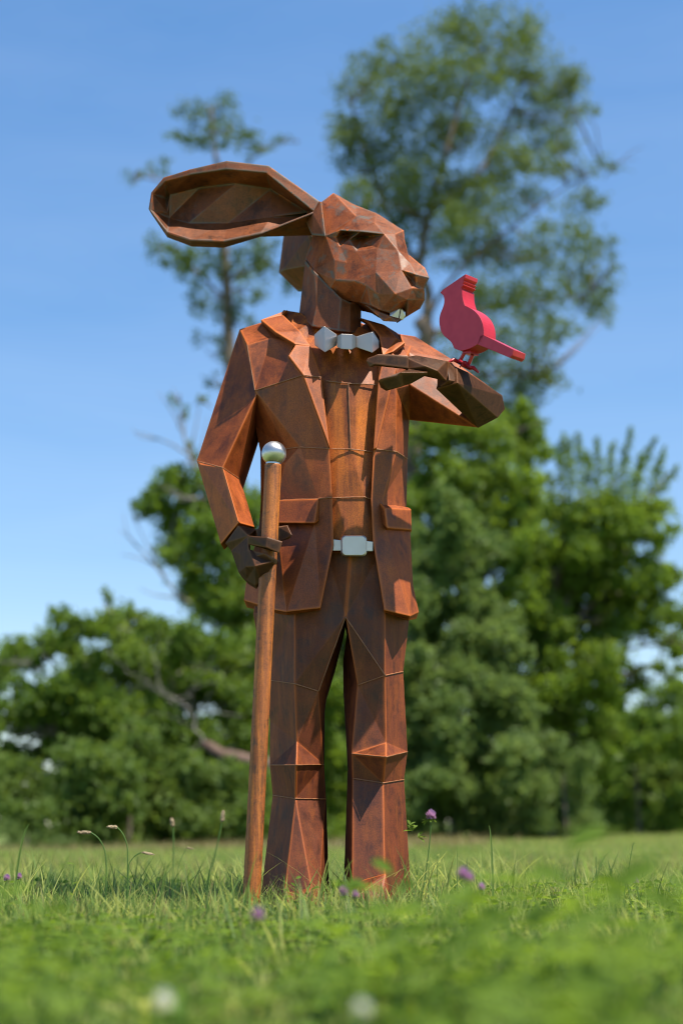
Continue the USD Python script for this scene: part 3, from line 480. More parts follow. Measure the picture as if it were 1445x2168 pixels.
# open hand under the bird
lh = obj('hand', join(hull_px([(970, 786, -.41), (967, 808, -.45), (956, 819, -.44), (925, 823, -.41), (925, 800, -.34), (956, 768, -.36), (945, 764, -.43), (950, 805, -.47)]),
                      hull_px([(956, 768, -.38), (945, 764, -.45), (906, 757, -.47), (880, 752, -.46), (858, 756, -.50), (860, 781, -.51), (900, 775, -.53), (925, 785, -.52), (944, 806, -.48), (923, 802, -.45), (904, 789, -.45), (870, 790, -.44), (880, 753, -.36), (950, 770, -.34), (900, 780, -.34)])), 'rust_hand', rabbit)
for k, (dy, s) in enumerate([(-.535, 0), (-.485, -3), (-.435, -2), (-.39, 5)]):
    f1 = hull_px([(864, 755 + s * .4, dy), (864, 780, dy), (800, 750 + s * .3, dy), (793, 771 + s * .3, dy), (864, 758, dy + .042), (864, 782, dy + .042), (796, 754, dy + .042), (793, 774, dy + .042), (840, 752 + s * .3, dy), (830, 774, dy)])
    f2 = hull_px([(800, 750 + s * .3, dy), (793, 771 + s * .3, dy), (778 + abs(s), 758, dy + .006), (775 + abs(s), 764, dy + .006), (782 + abs(s), 777, dy + .006), (800, 753, dy + .042), (794, 774, dy + .042), (779 + abs(s), 761, dy + .036), (783 + abs(s), 776, dy + .036)])
    obj('finger', join(f1, f2), 'rust_hand', lh)
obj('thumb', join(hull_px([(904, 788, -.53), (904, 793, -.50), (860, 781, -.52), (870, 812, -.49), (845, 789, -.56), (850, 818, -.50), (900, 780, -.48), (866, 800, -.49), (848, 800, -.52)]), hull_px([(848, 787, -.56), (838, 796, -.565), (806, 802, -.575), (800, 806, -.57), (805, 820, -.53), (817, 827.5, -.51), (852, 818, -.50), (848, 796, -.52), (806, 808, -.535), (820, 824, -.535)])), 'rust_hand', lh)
# trousers
V = dict(t0=(545, 1230, .0), t1=(692, 1166, -.165), t1b=(742, 1168, -.185), t2=(806, 1166, -.16), t3=(731, 1306, -.17), t4=(866, 1240, .0), l0=(536, 1300, .0), l1=(623.5, 1286, -.165), l3=(560, 1439, .0), l4=(623.5, 1447.7, -.175), l5=(674, 1463.7, -.15), l6=(689, 1474, -.06), l7=(709, 1407, -.06),
         l8=(571, 1526, .0), l9=(571, 1620, -.01), l10=(577, 1684, .0), l11=(546, 1950, .0), l12=(628, 1570, -.155), l13=(626.5, 1620, -.212), l14=(625, 1691, -.155), l15=(594, 1950, -.215), l16=(686, 1500, -.05), l17=(684.6, 1619, -.07), l18=(689, 1692, -.06), l19=(697, 1950, -.06), l21=(672, 1950, -.22), lz=(728, 1330, -.06))
F = ['t1 t1b t3', 't0 t1 l1 l0', 't1 t3 l1', 'l0 l1 l3', 'l1 l4 l3', 'l1 t3 l4', 't3 l5 l4', 't3 lz l7 l5', 'l5 l7 l6', 'l3 l12 l8', 'l3 l4 l12', 'l4 l5 l12', 'l5 l17 l12', 'l5 l6 l16', 'l5 l16 l17', 'l8 l12 l13 l9', 'l12 l17 l13', 'l9 l13 l14', 'l9 l14 l10', 'l13 l17 l14', 'l17 l18 l14', 'l10 l14 l15 l11', 'l14 l21 l15', 'l14 l18 l21', 'l18 l19 l21']
obj('trouser_leg', shell(V, [f.split() for f in F], 't0 t1 t1b t3 lz l7 l6 l16 l17 l18 l19 l21 l15 l11 l10 l9 l8 l3 l0'.split(), shrink=1.0, backs={k: .16 for k in 't0 l0 l3 l8 l9 l10 l11'.split()} | {k: .13 for k in 'l7 l6 l16 l17 l18 l19 lz'.split()} | {'t1': .1, 't1b': .1, 't3': .1, 'l21': .2, 'l15': .2}), 'rust_trousers', rabbit)
V |= dict(m1=(815, 1300, -.17), m2=(866, 1308, .0), m3=(815, 1430, -.175), m4=(853, 1422, -.02), m5=(756, 1450.6, -.15), m6=(727, 1465, .02), m6b=(726, 1400, .02), m7=(817, 1572.7, -.165), m8=(817, 1603, -.238), m9=(744, 1596, -.165), m10=(862, 1592, -.03), m11=(854.6, 1651, -.03), m12=(811, 1658, -.165), m13=(745.6, 1648, -.15), m14=(736, 1625, .0),
          m15=(744, 1950, -.235), m16=(816, 1950, -.245), m17=(873, 1950, -.03), m18=(725, 1950, .02), mz=(735, 1335, -.03))
F = ['t1b t2 m1 t3', 't2 t4 m2 m1', 't3 m3 m5', 't3 m1 m3', 'm1 m2 m4', 'm1 m4 m3', 't3 m5 mz', 'mz m5 m6b', 'm5 m6 m6b', 'm5 m3 m7', 'm5 m7 m9', 'm5 m9 m14 m6', 'm3 m4 m7', 'm4 m10 m7', 'm9 m7 m8', 'm7 m10 m8', 'm9 m8 m12', 'm9 m12 m13', 'm8 m10 m12', 'm10 m11 m12', 'm13 m12 m15', 'm12 m16 m15', 'm12 m17 m16', 'm12 m11 m17', 'm9 m13 m14', 'm14 m13 m15 m18']
obj('trouser_leg', shell(V, [f.split() for f in F], 't1b t2 t4 m2 m4 m10 m11 m17 m16 m15 m18 m14 m6 m6b mz t3'.split(), shrink=1.0, backs={k: .15 for k in 't4 m2 m4 m10 m11 m17'.split()} | {k: .16 for k in 'm18 m14 m6 m6b mz'.split()} | {'t1b': .1, 't2': .1, 't3': .1, 'm15': .2, 'm16': .2}), 'rust_trousers', rabbit)
obj('shoe', hull_px([(744, 1870, -.20), (816, 1850, -.24), (742, 1950, -.34), (800, 1950, -.36), (830, 1950, -.30), (742, 1955, -.1), (830, 1955, -.1), (800, 1905, -.31), (746, 1900, -.29)]), 'rust_trousers', rabbit)
obj('shoe', hull_px([(600, 1880, -.17), (664, 1875, -.19), (590, 1955, -.32), (640, 1955, -.35), (672, 1955, -.30), (600, 1955, -.1), (672, 1955, -.1), (630, 1915, -.29)]), 'rust_trousers', rabbit)
# raised weld beads along the seams that show
for run in ([(585, 951, -.15), (607, 950, -.138), (634, 946.5, -.188), (697, 949.5, -.225)], [(585, 1059, -.13), (673.5, 1055.5, -.207), (703, 1053, -.217)], [(700, 950, -.203), (742, 951, -.203), (787, 956, -.192)], [(704, 1054, -.198), (770, 1052, -.193), (784, 1056, -.186)],
            [(790, 950, -.207), (839, 956, -.168), (862, 971, -.024)], [(541, 826, -.133), (641.5, 793.5, -.208)], [(523, 730, -.118), (539.5, 826, -.133)], [(416.6, 976, -.023), (471, 990, -.173), (508.5, 1015, -.064)], [(641.5, 793.5, -.231), (680, 799, -.209)],
            [(690, 806, -.19), (737, 811.5, -.198), (796, 814, -.18)], [(562, 1439, -.004), (623.5, 1447.7, -.178), (674, 1463.7, -.153)], [(756, 1450.6, -.153), (815, 1430, -.178), (853, 1422, -.024)], [(571, 1620, -.014), (626.5, 1620, -.215), (684.6, 1619, -.074)], [(577, 1684, -.004), (625, 1691, -.158), (689, 1692, -.064)],
            [(744, 1596, -.168), (817, 1603, -.241), (862, 1592, -.034)], [(745.6, 1648, -.153), (811, 1658, -.168), (854.6, 1651, -.034)], [(737, 811.5, -.198), (742, 951, -.203)], [(731, 1306, -.174), (674, 1463.7, -.154)], [(731, 1306, -.174), (815, 1430, -.179)]):
    P = np.array([at(*p) for p in run]); Q = np.vstack([P[i] + (P[i + 1] - P[i]) * np.linspace(0, 1, 14)[:, None] for i in range(len(P) - 1)])
    Q = Q[np.r_[True, np.linalg.norm(np.diff(Q, axis=0), axis=1) > 1e-6]]
    obj('weld_seam', tube(Q, .0014 + .0008 * np.random.default_rng(len(run)).random(len(Q)), 5), 'rust_weld', rabbit, smooth=60)
# belt
bl = obj('belt_strap', hull_px([(704, 1142, -.215), (724, 1144, -.22), (724, 1166, -.22), (704, 1166, -.215), (704, 1142, -.17), (724, 1166, -.17)]), 'dull_steel', rabbit)
obj('belt_strap', hull_px([(774, 1145, -.215), (789, 1147, -.205), (789, 1167, -.205), (774, 1167, -.215), (774, 1145, -.17), (789, 1167, -.17), (789, 1147, -.17)]), 'dull_steel', rabbit)
bx = []
for (x0, x1, y0, y1, y) in ((721.5, 776, 1133, 1178, -.232), (724, 773.5, 1135, 1175.5, -.240), (721.5, 776, 1133, 1178, -.20)):
    for sx in (0, 1):
        for sy in (0, 1):
            cx, cy = (x0 + 9 if sx == 0 else x1 - 9), (y0 + 9 if sy == 0 else y1 - 9)
            for k in range(5):
                w = math.pi / 2 * k / 4; bx.append((cx + (-1 if sx == 0 else 1) * 9 * math.cos(w), cy + (-1 if sy == 0 else 1) * 9 * math.sin(w), y))
obj('buckle', hull_px(bx), 'dull_steel', bl)
# bow tie
bt = obj('bow_tie', hull_px([(713, 711, -.245), (722, 706.5, -.262), (745, 707, -.262), (753.5, 712, -.243), (753, 735, -.243), (744, 740, -.262), (722, 738.5, -.262), (713, 734, -.245), (722, 708, -.16), (745, 738, -.16), (722, 738, -.16), (745, 708, -.16)]), 'brushed_steel', rabbit)
obj('bow_wing', hull_px([(664.5, 709, -.20), (686, 690, -.25), (712.5, 708, -.225), (712.5, 731, -.225), (687.5, 745.5, -.25), (666, 731, -.20), (672, 702, -.15), (712, 710, -.16), (712, 731, -.16), (676, 738, -.15)]), 'brushed_steel', bt)
obj('bow_wing', hull_px([(753, 712.5, -.225), (788, 702.5, -.235), (801.5, 721, -.185), (801.7, 736, -.185), (787.5, 746.5, -.235), (753, 734.5, -.225), (756, 714, -.14), (790, 700, -.13), (795, 740, -.13), (756, 734, -.14)]), 'brushed_steel', bt)
# neck
V = dict(n0=(633, 664, .06), n1=(646, 549.5, .03), n2=(663.5, 572, -.085), n3=(670, 644, -.10), n4=(660, 690, -.105), n5=(722, 631, -.13), n6=(716, 700, -.14), n7=(764, 637, -.05), n8=(764, 705, -.06), n9=(740, 703, -.12), n10=(741, 640, -.11))
obj('neck', shell(V, [f.split() for f in ['n0 n1 n2 n3', 'n0 n3 n4', 'n2 n5 n3', 'n3 n5 n6', 'n3 n6 n4', 'n5 n10 n9 n6', 'n10 n7 n8 n9']], 'n0 n1 n2 n5 n10 n7 n8 n9 n6 n4'.split(), back=.2, shrink=.85, backs={'n0': .14, 'n1': .14, 'n7': .12, 'n8': .12}), 'rust_ear', rabbit)
# head
S40, C40, T40 = math.sin(math.radians(38)), math.cos(math.radians(38)), math.tan(math.radians(38))
def hw(px, py, w):
    X = (px - 735) / 655.0
    return (px, py, -(X + w * S40) * T40 - w * C40 - .02)
HV = {k: hw(*v) for k, v in dict(H1=(705.5, 408, .03), H2=(679.5, 427.5, .06), H3=(689, 499, .105), H4=(753, 434.5, .0), H5=(753, 457, .055), H6=(795, 450, -.01), H7=(793.5, 472, .05), H8=(854, 487.5, -.025), H8b=(836, 495, .02), H8c=(856.5, 510, -.02), H9=(813.5, 495.5, .062), H10=(719, 487.5, .104), H10b=(762, 490, .094), H11=(710.5, 502, .098), H12=(798, 525, .075),
    H13=(754.5, 531.5, .098), H14=(719, 521.5, .105), E1=(735, 498, .04), E2=(766, 502, .035), E3=(739, 507, .090), E4=(772, 514, .068), H15=(842, 530, .04), H16=(864, 538, -.02), H16b=(867, 557, .022), H16c=(887, 557, -.02), H18=(899, 566.5, -.02), H17=(908, 588, -.015), H19=(880, 581, .03), H20=(849.5, 571.5, .052), N1=(871, 592, .012), H21=(897.5, 611, -.02), H22=(880, 605, .012),
    H23=(871, 610, .034), H24=(795, 576.5, .095), H25=(773, 562, .10), H26=(707, 549.5, .125), H26b=(735, 556, .11), H27=(663.5, 572, .11), H29=(709.5, 592.5, .125), H30=(751, 595, .118), H32=(776.8, 605.3, .105), H33=(814, 597, .095), H31=(801, 622.5, .092), H34=(835.5, 622, .082), H35=(861.5, 634, .04), H36=(898.7, 634, -.045), H37=(889, 653, -.06), H38=(860.5, 668, -.035),
    H39=(855, 650, -.005), H40=(824, 661, .05), H41=(784, 645.5, .078), H41b=(805, 656, .066), H45=(762, 640, .045), H48=(720, 634, .07), H47=(680, 636, .075), K2=(646, 549.5, .035), K1=(661, 498, .05), H35b=(845, 640, .055)).items()}
loopH = 'H2 H1 H4 H6 H8 H8c H16 H16c H18 H17 H21 H36 H37 H38 H39 H40 H41b H41 H45 H48 H47 H27 K2 K1'.split()
forced = [tuple(x.split('-')) for x in 'H2-H5 H3-H5 H5-H7 H7-H9 H9-H15 H15-H16b H16b-H19 H19-H17 H3-H10 H10-H10b H10b-H9 H9-H12 H10-H11 H11-H14 H14-H13 H13-H12 H3-H11 H3-H27 H3-K2 H26-H27 H27-H29 H29-H30 H30-H32 H32-H31 H31-H34 H34-H35 H24-H33 H33-H34 H24-H31 H33-H31 H20-H34 H20-H33 H24-H20 H20-H19 H20-N1 N1-H22 H19-H22 H22-H23 H20-H23 H23-H34 H23-H35 H22-H21 H12-H15 H12-H24 H24-H15 H15-H20 H25-H24 H25-H26b H26b-H26 H26-H29 H25-H29 H25-H30 H24-H30 H24-H32 H13-H25 H12-H25 H14-H26 H3-H26 H35-H36 H35-H38 H5-H10 H7-H10b H5-H10b H10b-E2 E1-E3 E2-E4 H12-E4 H8b-H9 H8b-H15 H8b-H8 H6-H7 H4-H5 H1-H5 H29-H47 H29-H48 H30-H48 H30-H45 H32-H45 H31-H41 H27-H47'.split()]
FH = delaunay_faces(HV, loopH, forced)
hd = obj('head', shell(HV, FH, loopH, back=.12, shrink=.72), 'rust_head', rabbit)
# lower jaw and teeth
obj('jaw', hull_px([hw(782, 652, .074), hw(784, 647, .066), hw(811, 679.5, .055), hw(841, 681.5, .02), hw(848, 674, .0), hw(826, 670, .045), hw(765, 640, .03), hw(800, 668, -.03), hw(835, 678, -.03), hw(770, 642, -.03)]), 'rust_head', hd)
obj('tooth', hull_px([hw(824, 657, .04), hw(847, 652, .010), hw(842.5, 676, .010), hw(837, 675.5, .018), hw(825, 671, .04), hw(828, 657, .02), hw(845, 655, -.005), hw(840, 675, -.002)]), 'polished_steel', hd)
obj('tooth', hull_px([hw(849, 652, .006), hw(858, 660, -.014), hw(858, 668, -.014), hw(852, 678, -.008), hw(844.5, 675, .006), hw(853, 655, -.025), hw(855, 672, -.028)]), 'polished_steel', hd)
# near ear: a rim, a bowl with a panelled floor, and the outer wall
Fr = [(676, 426), (569, 350.5), (480, 340), (402, 358), (346.5, 375.5), (320, 407), (314.5, 442), (353, 493), (402, 509.5), (474, 512), (553, 495), (662, 452)]
In = [(664, 447), (563, 365), (480, 357.5), (403, 369), (349, 383), (323, 410), (318, 443), (355, 490), (403, 506), (474, 508.5), (552, 491.5), (657, 450.5)]
Fl = [(652, 450), (573, 399), (500, 388), (422, 397), (360, 412), (354, 420), (354, 450), (358, 461), (399, 472), (483, 472), (573, 459), (650, 452)]
Ou = [(684, 500), (560, 372), (480, 363), (403, 380), (352, 398), (328, 425), (322, 455), (354, 502), (406, 521.5), (474, 524), (551, 501), (660, 498)]
def ear_y(x): return -.075 - .06 * (1 - ((x - 500) / 190.) ** 2)
ef = [np.array([at(x, y, ear_y(x)) for x, y in Fr]), np.array([at(x, y, ear_y(x)) for x, y in In]), np.array([at(x, y, ear_y(x) + .085 + (.016 if i % 2 else -.012)) for i, (x, y) in enumerate(Fl)]), np.array([at(x, y, ear_y(x) + .13) for x, y in Ou])]
pol = []
for i in range(12):
    j = (i + 1) % 12
    pol += [[ef[0][i], ef[0][j], ef[1][j], ef[1][i]], [ef[1][i], ef[1][j], ef[2][j], ef[2][i]], [ef[0][j], ef[0][i], ef[3][i], ef[3][j]]]
# floor panels between the upper and lower chain
up, lo = [0, 1, 2, 3, 4, 5], [11, 10, 9, 8, 7, 6]
for a in range(5): pol.append([ef[2][up[a]], ef[2][up[a + 1]], ef[2][lo[a + 1]], ef[2][lo[a]]])
bc = ef[3] * .8 + ef[3].mean(0) * .2 + np.array([0, .03, 0])
for i in range(12):
    j = (i + 1) % 12; pol += [[ef[3][j], ef[3][i], bc[i], bc[j]]]
for a in range(5): pol.append([bc[lo[a]], bc[lo[a + 1]], bc[up[a + 1]], bc[up[a]]])
ev, efc = facets(pol)
ear = obj('ear', (ev, efc), 'rust_ear', rabbit)
obj('ear_root', hull_px([(676, 426, -.09), (680, 427, -.10), (689, 500, -.14), (660, 498, -.10), (684, 500, .0), (662, 452, -.095), (690, 440, .05), (650, 442, -.03), (648, 470, -.06)]), 'rust_ear', ear)
# far ear behind the neck, drooping backwards
er = obj('ear', hull_px([(601, 490, .40), (590, 577, .45), (599, 571, .36), (659, 511, .12), (655, 495, .10), (631, 617, .5), (646, 617, .42), (660, 560, .15), (640, 470, .2), (680, 520, .1)]), 'rust_ear', rabbit)

# ------------------------------------------------------------------ cane
c_top, c_bot = at(578, 984, -.362), at(530, 1945, -.36)
cane = thing('cane', 'rusty round steel cane with a shiny ball knob, held by the rabbit', 'cane', c_bot)
ax = (c_top - c_bot) / np.linalg.norm(c_top - c_bot)
obj('shaft', tube([c_bot - ax * .05, c_bot * .5 + c_top * .5, c_top], .0256, 40), 'rust_cane', cane, smooth=50)
ks = trimesh.creation.uv_sphere(radius=.0378, count=[32, 48]); ks.apply_translation(at(579.8, 959.8, -.362))
obj('knob', ks, 'polished_steel', cane, smooth=True)
obj('collar', tube([c_top - ax * .004, c_top + ax * .008], .0225, 32), 'polished_steel', cane, smooth=50)

# ------------------------------------------------------------------ red bird on the wrist
BA = math.radians(43)
def bp(px, py, off=0.0):
    """point of the bird's near face (a plate turned to the left), off metres behind it"""
    a, b = (px - 722.5) / FPX, -(py - 1084) / FPX
    o = at(975, 700, -.415); nrm = np.array([math.sin(BA), math.cos(BA), 0])
    dirv = np.array([a, CT - b * ST, ST + b * CT]); C = np.array([0, -DIST, CAM_Z])
    t = ((o - C) @ nrm) / (dirv @ nrm)
    return C + dirv * t + nrm * off
TH = .060
def slab(pts, off0=0.0, off1=TH, edge=.004):
    P2 = np.array(pts, float); pg = Polygon(P2)
    v2, f = trimesh.creation.triangulate_polygon(pg, engine='earcut')
    fr = [np.array([bp(*v2[i], off0) for i in t]) for t in f]; bk_ = [np.array([bp(*v2[i], off1) for i in t])[::-1] for t in f]
    polys = []
    for t in fr: n = np.cross(t[1] - t[0], t[2] - t[0]); polys.append(t if n @ np.array([math.sin(BA), math.cos(BA), 0]) < 0 else t[::-1])
    for t in bk_: n = np.cross(t[1] - t[0], t[2] - t[0]); polys.append(t if n @ np.array([math.sin(BA), math.cos(BA), 0]) > 0 else t[::-1])
    ccw = pg.exterior.is_ccw
    for i in range(len(P2)):
        j = (i + 1) % len(P2)
        qd = [bp(*P2[i], off0), bp(*P2[j], off0), bp(*P2[j], off1), bp(*P2[i], off1)]
        polys.append(np.array(qd if ccw else qd[::-1]))
    return facets(polys)
from scipy.interpolate import splprep, splev
def smooth_run(pts, n):
    P2 = np.array(pts, float); tck, _ = splprep(P2.T, s=0, k=min(3, len(P2) - 1)); return list(zip(*splev(np.linspace(0, 1, n), tck)))
body = [(985, 580), (937, 613), (931.5, 619)] + smooth_run([(938, 625), (940, 638), (937, 651), (931.5, 665), (930.5, 690), (938, 709), (954.5, 724), (958, 730), (961, 737.5)], 26) + smooth_run([(973, 742), (990, 739), (1006, 731), (1019, 722)], 8) + smooth_run([(1023, 709.5), (1022, 690), (1013, 668), (1000, 655.5), (983, 646.5)], 14) + smooth_run([(983, 646), (978.5, 630), (977.5, 613)], 6) + [(975.5, 608), (981.5, 603), (978.5, 600), (982, 596), (979.5, 593), (984, 588)]
foot = bp(985, 780, .03)
bird = thing('red_bird', 'red painted flat steel bird with a crest, perched on the rabbit wrist', 'bird sculpture', foot)
obj('body', slab(body), 'red_paint', bird)
obj('tail', slab([(1016, 711), (1023, 709), (1060, 727), (1086.5, 740), (1084, 752), (1078, 757), (1050, 745), (1010, 729)], -.0, TH), 'red_paint', bird)
obj('leg_plate', slab([(972, 739), (990, 737), (991, 746), (974, 746)], .012, .05), 'red_paint', bird)
for k, (a, b) in enumerate((((975, 744), (964, 764)), ((986, 747), (974, 772)))):
    A, Bq = bp(*a, .018 + .014 * k), bp(*b, .018 + .016 * k)
    lg = obj('leg', tube([A, Bq], .0058, 10), 'red_paint', bird, smooth=50)
    fw, sd = np.array([-.7, -.55, -.1]), np.array([.8, -.55, -.28])
    tt = [tube([Bq, Bq + np.array([-.018, -.012, .005]), Bq + np.array([-.034 + .01 * k, -.014, -.004])], [.006, .0065, .003], 7), tube([Bq, Bq + np.array([.0, -.026, -.002]), Bq + np.array([.006, -.042, -.014])], [.006, .0065, .003], 7), tube([Bq, Bq + np.array([.018, -.012, -.006]), Bq + np.array([.034, -.014, -.022])], [.006, .0065, .003], 7), tube([Bq, Bq + np.array([.012, .016, -.004])], [.006, .003], 7)]
    obj('claw', join(*tt), 'red_paint', lg, smooth=50)

# ------------------------------------------------------------------ meadow plants
def blade(base, ang, h, lean, w, seg=4, curl=1.0):
    c, s = math.cos(ang), math.sin(ang); vs, fs = [], []
    for i in range(seg + 1):
        t = i / seg; out = lean * h * t ** 1.7 * curl; z = h * (t - .18 * lean * t * t)
        cx, cy = base[0] + c * out, base[1] + s * out; ww = w * (1 - t ** 1.6) * (.75 + .5 * min(1, t * 3)) * .5 + .0002
        vs += [(cx - s * ww, cy + c * ww, base[2] + z), (cx + s * ww, cy - c * ww, base[2] + z)]
    for i in range(seg): a = 2 * i; fs += [(a, a + 1, a + 3), (a, a + 3, a + 2)]
    return np.array(vs), np.array(fs)
def grass_clump(n, r, hmin, hmax, w, rs):
    return join(*[blade((*(rs.normal(size=2) * r), -.01), rs.uniform(0, 6.28), rs.uniform(hmin, hmax), abs(rs.normal(0, .6)) + .1, w * rs.uniform(.6, 1.3)) for _ in range(n)])
def leaflet(base, d, up, L, W, fold=.25):
    d = np.array(d, float); d /= np.linalg.norm(d); s = np.cross(d, up); s /= np.linalg.norm(s); u = np.cross(s, d); vs, fs = [], []
    for t, w in ((0, .02), (.2, .62), (.5, 1.), (.8, .8), (1, .22)):
        c = np.array(base) + d * L * t - u * L * .22 * t * t
        vs += [c + s * W * .5 * w + u * W * fold * w, c, c - s * W * .5 * w + u * W * fold * w]
    for i in range(4):
        a = 3 * i
        for k in (0, 1): fs += [(a + k, a + k + 1, a + k + 4), (a + k, a + k + 4, a + k + 3)]
    return np.array(vs), np.array(fs)
def clover_plant(n, r, h, L, rs):
    ms, st = [], []
    for _ in range(n):
        b = np.array([*(rs.normal(size=2) * r), -.01]); a = rs.uniform(0, 6.28); hh = h * rs.uniform(.6, 1.15)
        tip = b + np.array([math.cos(a) * hh * .35, math.sin(a) * hh * .35, hh]); st.append(tube([b, (b + tip) / 2 + [0, 0, hh * .1], tip], [.0012, .001, .0009], 4, cap=False))
        a0 = rs.uniform(0, 6.28); tilt = rs.uniform(-.1, .5)
        for k in range(3):
            w = a0 + k * 2.094; ms.append(leaflet(tip, (math.cos(w), math.sin(w), tilt), (rs.normal() * .6, rs.normal() * .6, .8), L * rs.uniform(.8, 1.15), L * .66))
    return join(*ms), join(*st)
def instancer(name, protos, pts, idx, scale, rot, tilt=None):
    """protos: list of lists of (mesh, material) drawn at pts as one uncountable mass"""
    path = '/World/' + name; pi = UsdGeom.PointInstancer.Define(stage, path); targets = []
    for k, parts in enumerate(protos):
        pp = f'{path}/kinds/plant_{k:03d}'; UsdGeom.Xform.Define(stage, pp)
        for j, (m, mat) in enumerate(parts):
            usdkit.mesh(stage, f'{pp}/tuft_{j:03d}' if j else f'{pp}/tuft', raw(m), M[mat])
        targets.append(Sdf.Path(pp))
    pi.CreatePrototypesRel().SetTargets(targets)
    pi.CreatePositionsAttr(Vt.Vec3fArray.FromNumpy(np.asarray(pts, np.float32))); pi.CreateProtoIndicesAttr(Vt.IntArray.FromNumpy(np.asarray(idx, np.int32)))
    pi.CreateScalesAttr(Vt.Vec3fArray.FromNumpy(np.repeat(np.asarray(scale, np.float32)[:, None], 3, 1)))
    pi.CreateOrientationsAttr(Vt.QuathArray([Gf.Quath(float(math.cos(a / 2)), 0, 0, float(math.sin(a / 2))) for a in rot]))
    return pi.GetPrim()
rg = np.random.default_rng(77)
dry = [[(grass_clump(40, .2, .07, .16, .006, rg), 'dry_blade'), (grass_clump(24, .2, .05, .10, .009, rg), 'grass_blade')]]
protos = [[(grass_clump(15, .035, .05, .13, .0055, rg), 'grass_blade'), (grass_clump(9, .04, .05, .15, .006, rg), m)] for m in ('grass_dark', 'grass_light', 'grass_dark', 'grass_light', 'grass_blade')]
protos += [[(grass_clump(20, .04, .04, .10, .007, rg), 'grass_dark'), (grass_clump(10, .04, .05, .14, .006, rg), 'grass_light'), (grass_clump(4, .04, .05, .15, .003, rg), 'dry_blade')] for _ in range(2)]
protos += [[(grass_clump(60, .12, .045, .11, .0055, rg), m)] for m in ('grass_blade', 'grass_dark', 'grass_light')]
protos += [[(grass_clump(70, .2, .05, .10, .009, rg), m), (grass_clump(14, .2, .05, .12, .006, rg), 'dry_blade')] for m in ('grass_blade', 'grass_light', 'grass_blade')] + dry
def rosette(n, L, W, rs):
    return join(*[leaflet((rs.normal() * .012, rs.normal() * .012, -.005), (math.cos(w), math.sin(w), rs.uniform(.5, 1.5)), (0, 0, 1), L * rs.uniform(.6, 1.2), W * rs.uniform(.7, 1.2), .15) for w in rs.uniform(0, 6.28, n)])
n0 = len(protos)
for m in ('clover_leaf', 'grass_dark', 'broad_leaf', 'grass_light'): protos.append([(rosette(9, .13, .030, rg), m)])
for m in ('grass_dark', 'grass_blade', 'grass_light'): protos.append([(join(*[blade((*(rg.normal(size=2) * .05), -.01), rg.uniform(0, 6.28), rg.uniform(.12, .24), rg.uniform(.2, 1.1), rg.uniform(.004, .0075), 6) for _ in range(5)]), m)])
pts, idx, sc = [], [], []
def scatter(y0, y1, dens, kinds, s0, s1, margin=.4):
    w1 = (y1 + DIST) * .235 + margin; n = int(dens * (y1 - y0) * 2 * w1)
    y = rg.uniform(y0, y1, n); x = rg.uniform(-w1, w1, n); ok = np.abs(x) < (y + DIST) * .235 + margin
    x, y = x[ok], y[ok]; keep = noise(np.stack([x * 2.2, y * 2.2, 0 * x], -1), 5) > rg.uniform(-.2, .55, len(x)); x, y = x[keep], y[keep]
    pts.append(np.stack([x, y, ground_z(x, y)], -1)); idx.append(rg.choice(kinds, len(x)))
    hgt = .75 + .6 * noise(np.stack([x * 1.1 + 40, y * 1.1, 0 * x], -1), 8)
    sc.append(rg.uniform(s0, s1, len(x)) * hgt)
scatter(-4.3, -2.5, 190, range(7), .4, .8, 1.1)
scatter(-2.5, -1.3, 250, range(7), .45, .85, 1.1)
scatter(-1.3, 1.2, 380, range(7), .5, .95, .9)
scatter(-4.2, -2.2, 14, range(n0, n0 + 4), .45, .95, .4)
scatter(-2.2, 1.2, 10, range(n0, n0 + 4), .35, .7)
scatter(-2.6, 2.2, 46, range(n0 + 4, n0 + 7), .5, 1.0)
scatter(-4.1, -2.6, 26, range(n0 + 4, n0 + 7), .45, .85)
scatter(1.2, 1.5, 200, range(7), .6, 1.0)
scatter(1.5, 5, 130, range(5, 10), .8, 1.1)
scatter(5, 14, 42, range(7, 13), .9, 1.2, 1)
scatter(14, 34, 16, range(10, 13), 1.0, 1.35, 1.5)
nd = 420; xd, yd = rg.uniform(-6, 1.5, nd), rg.uniform(11, 15.5, nd); pts.append(np.stack([xd, yd, ground_z(xd, yd)], -1)); idx.append(np.full(nd, 13)); sc.append(rg.uniform(.9, 1.8, nd))
pts, idx, sc = np.vstack(pts), np.concatenate(idx), np.concatenate(sc)
tag(instancer('grass', protos, pts, idx, sc, rg.uniform(0, 6.28, len(pts))), 'short meadow grass covering the ground in front of and around the rabbit', 'grass', kind='stuff')
cp = []
for k in range(4):
    a, b = clover_plant(7, .06, .10, .026, rg); cp.append([(a, 'clover_leaf'), (b, 'stem_green')])
for k in range(3):
    a, b = clover_plant(5, .07, .20, .036, rg); cp.append([(a, 'clover_leaf'), (b, 'stem_green')])
n = 1150; y = rg.uniform(-4.1, 1.6, n); x = rg.uniform(-1, 1, n) * ((y + DIST) * .235 + .3)
keep = noise(np.stack([x * 1.6, y * 1.6, 0 * x], -1), 15) + .28 * (x > 0) > rg.uniform(.35, .9, n); x, y = x[keep], y[keep]
kind = rg.integers(0, 4, len(x)); csc = rg.uniform(.6, 1.0, len(x))
n = 110; y2 = rg.uniform(-4.0, -2.2, n); x2 = rg.uniform(-1, 1, n) * ((y2 + DIST) * .235 + .2); ok = noise(np.stack([x2 * 2, y2 * 2, 0 * x2], -1), 33) + .35 * (x2 > 0) > .55
x, y, kind, csc = np.r_[x, x2[ok]], np.r_[y, y2[ok]], np.r_[kind, rg.integers(4, 7, ok.sum())], np.r_[csc, rg.uniform(.65, 1.05, ok.sum())]
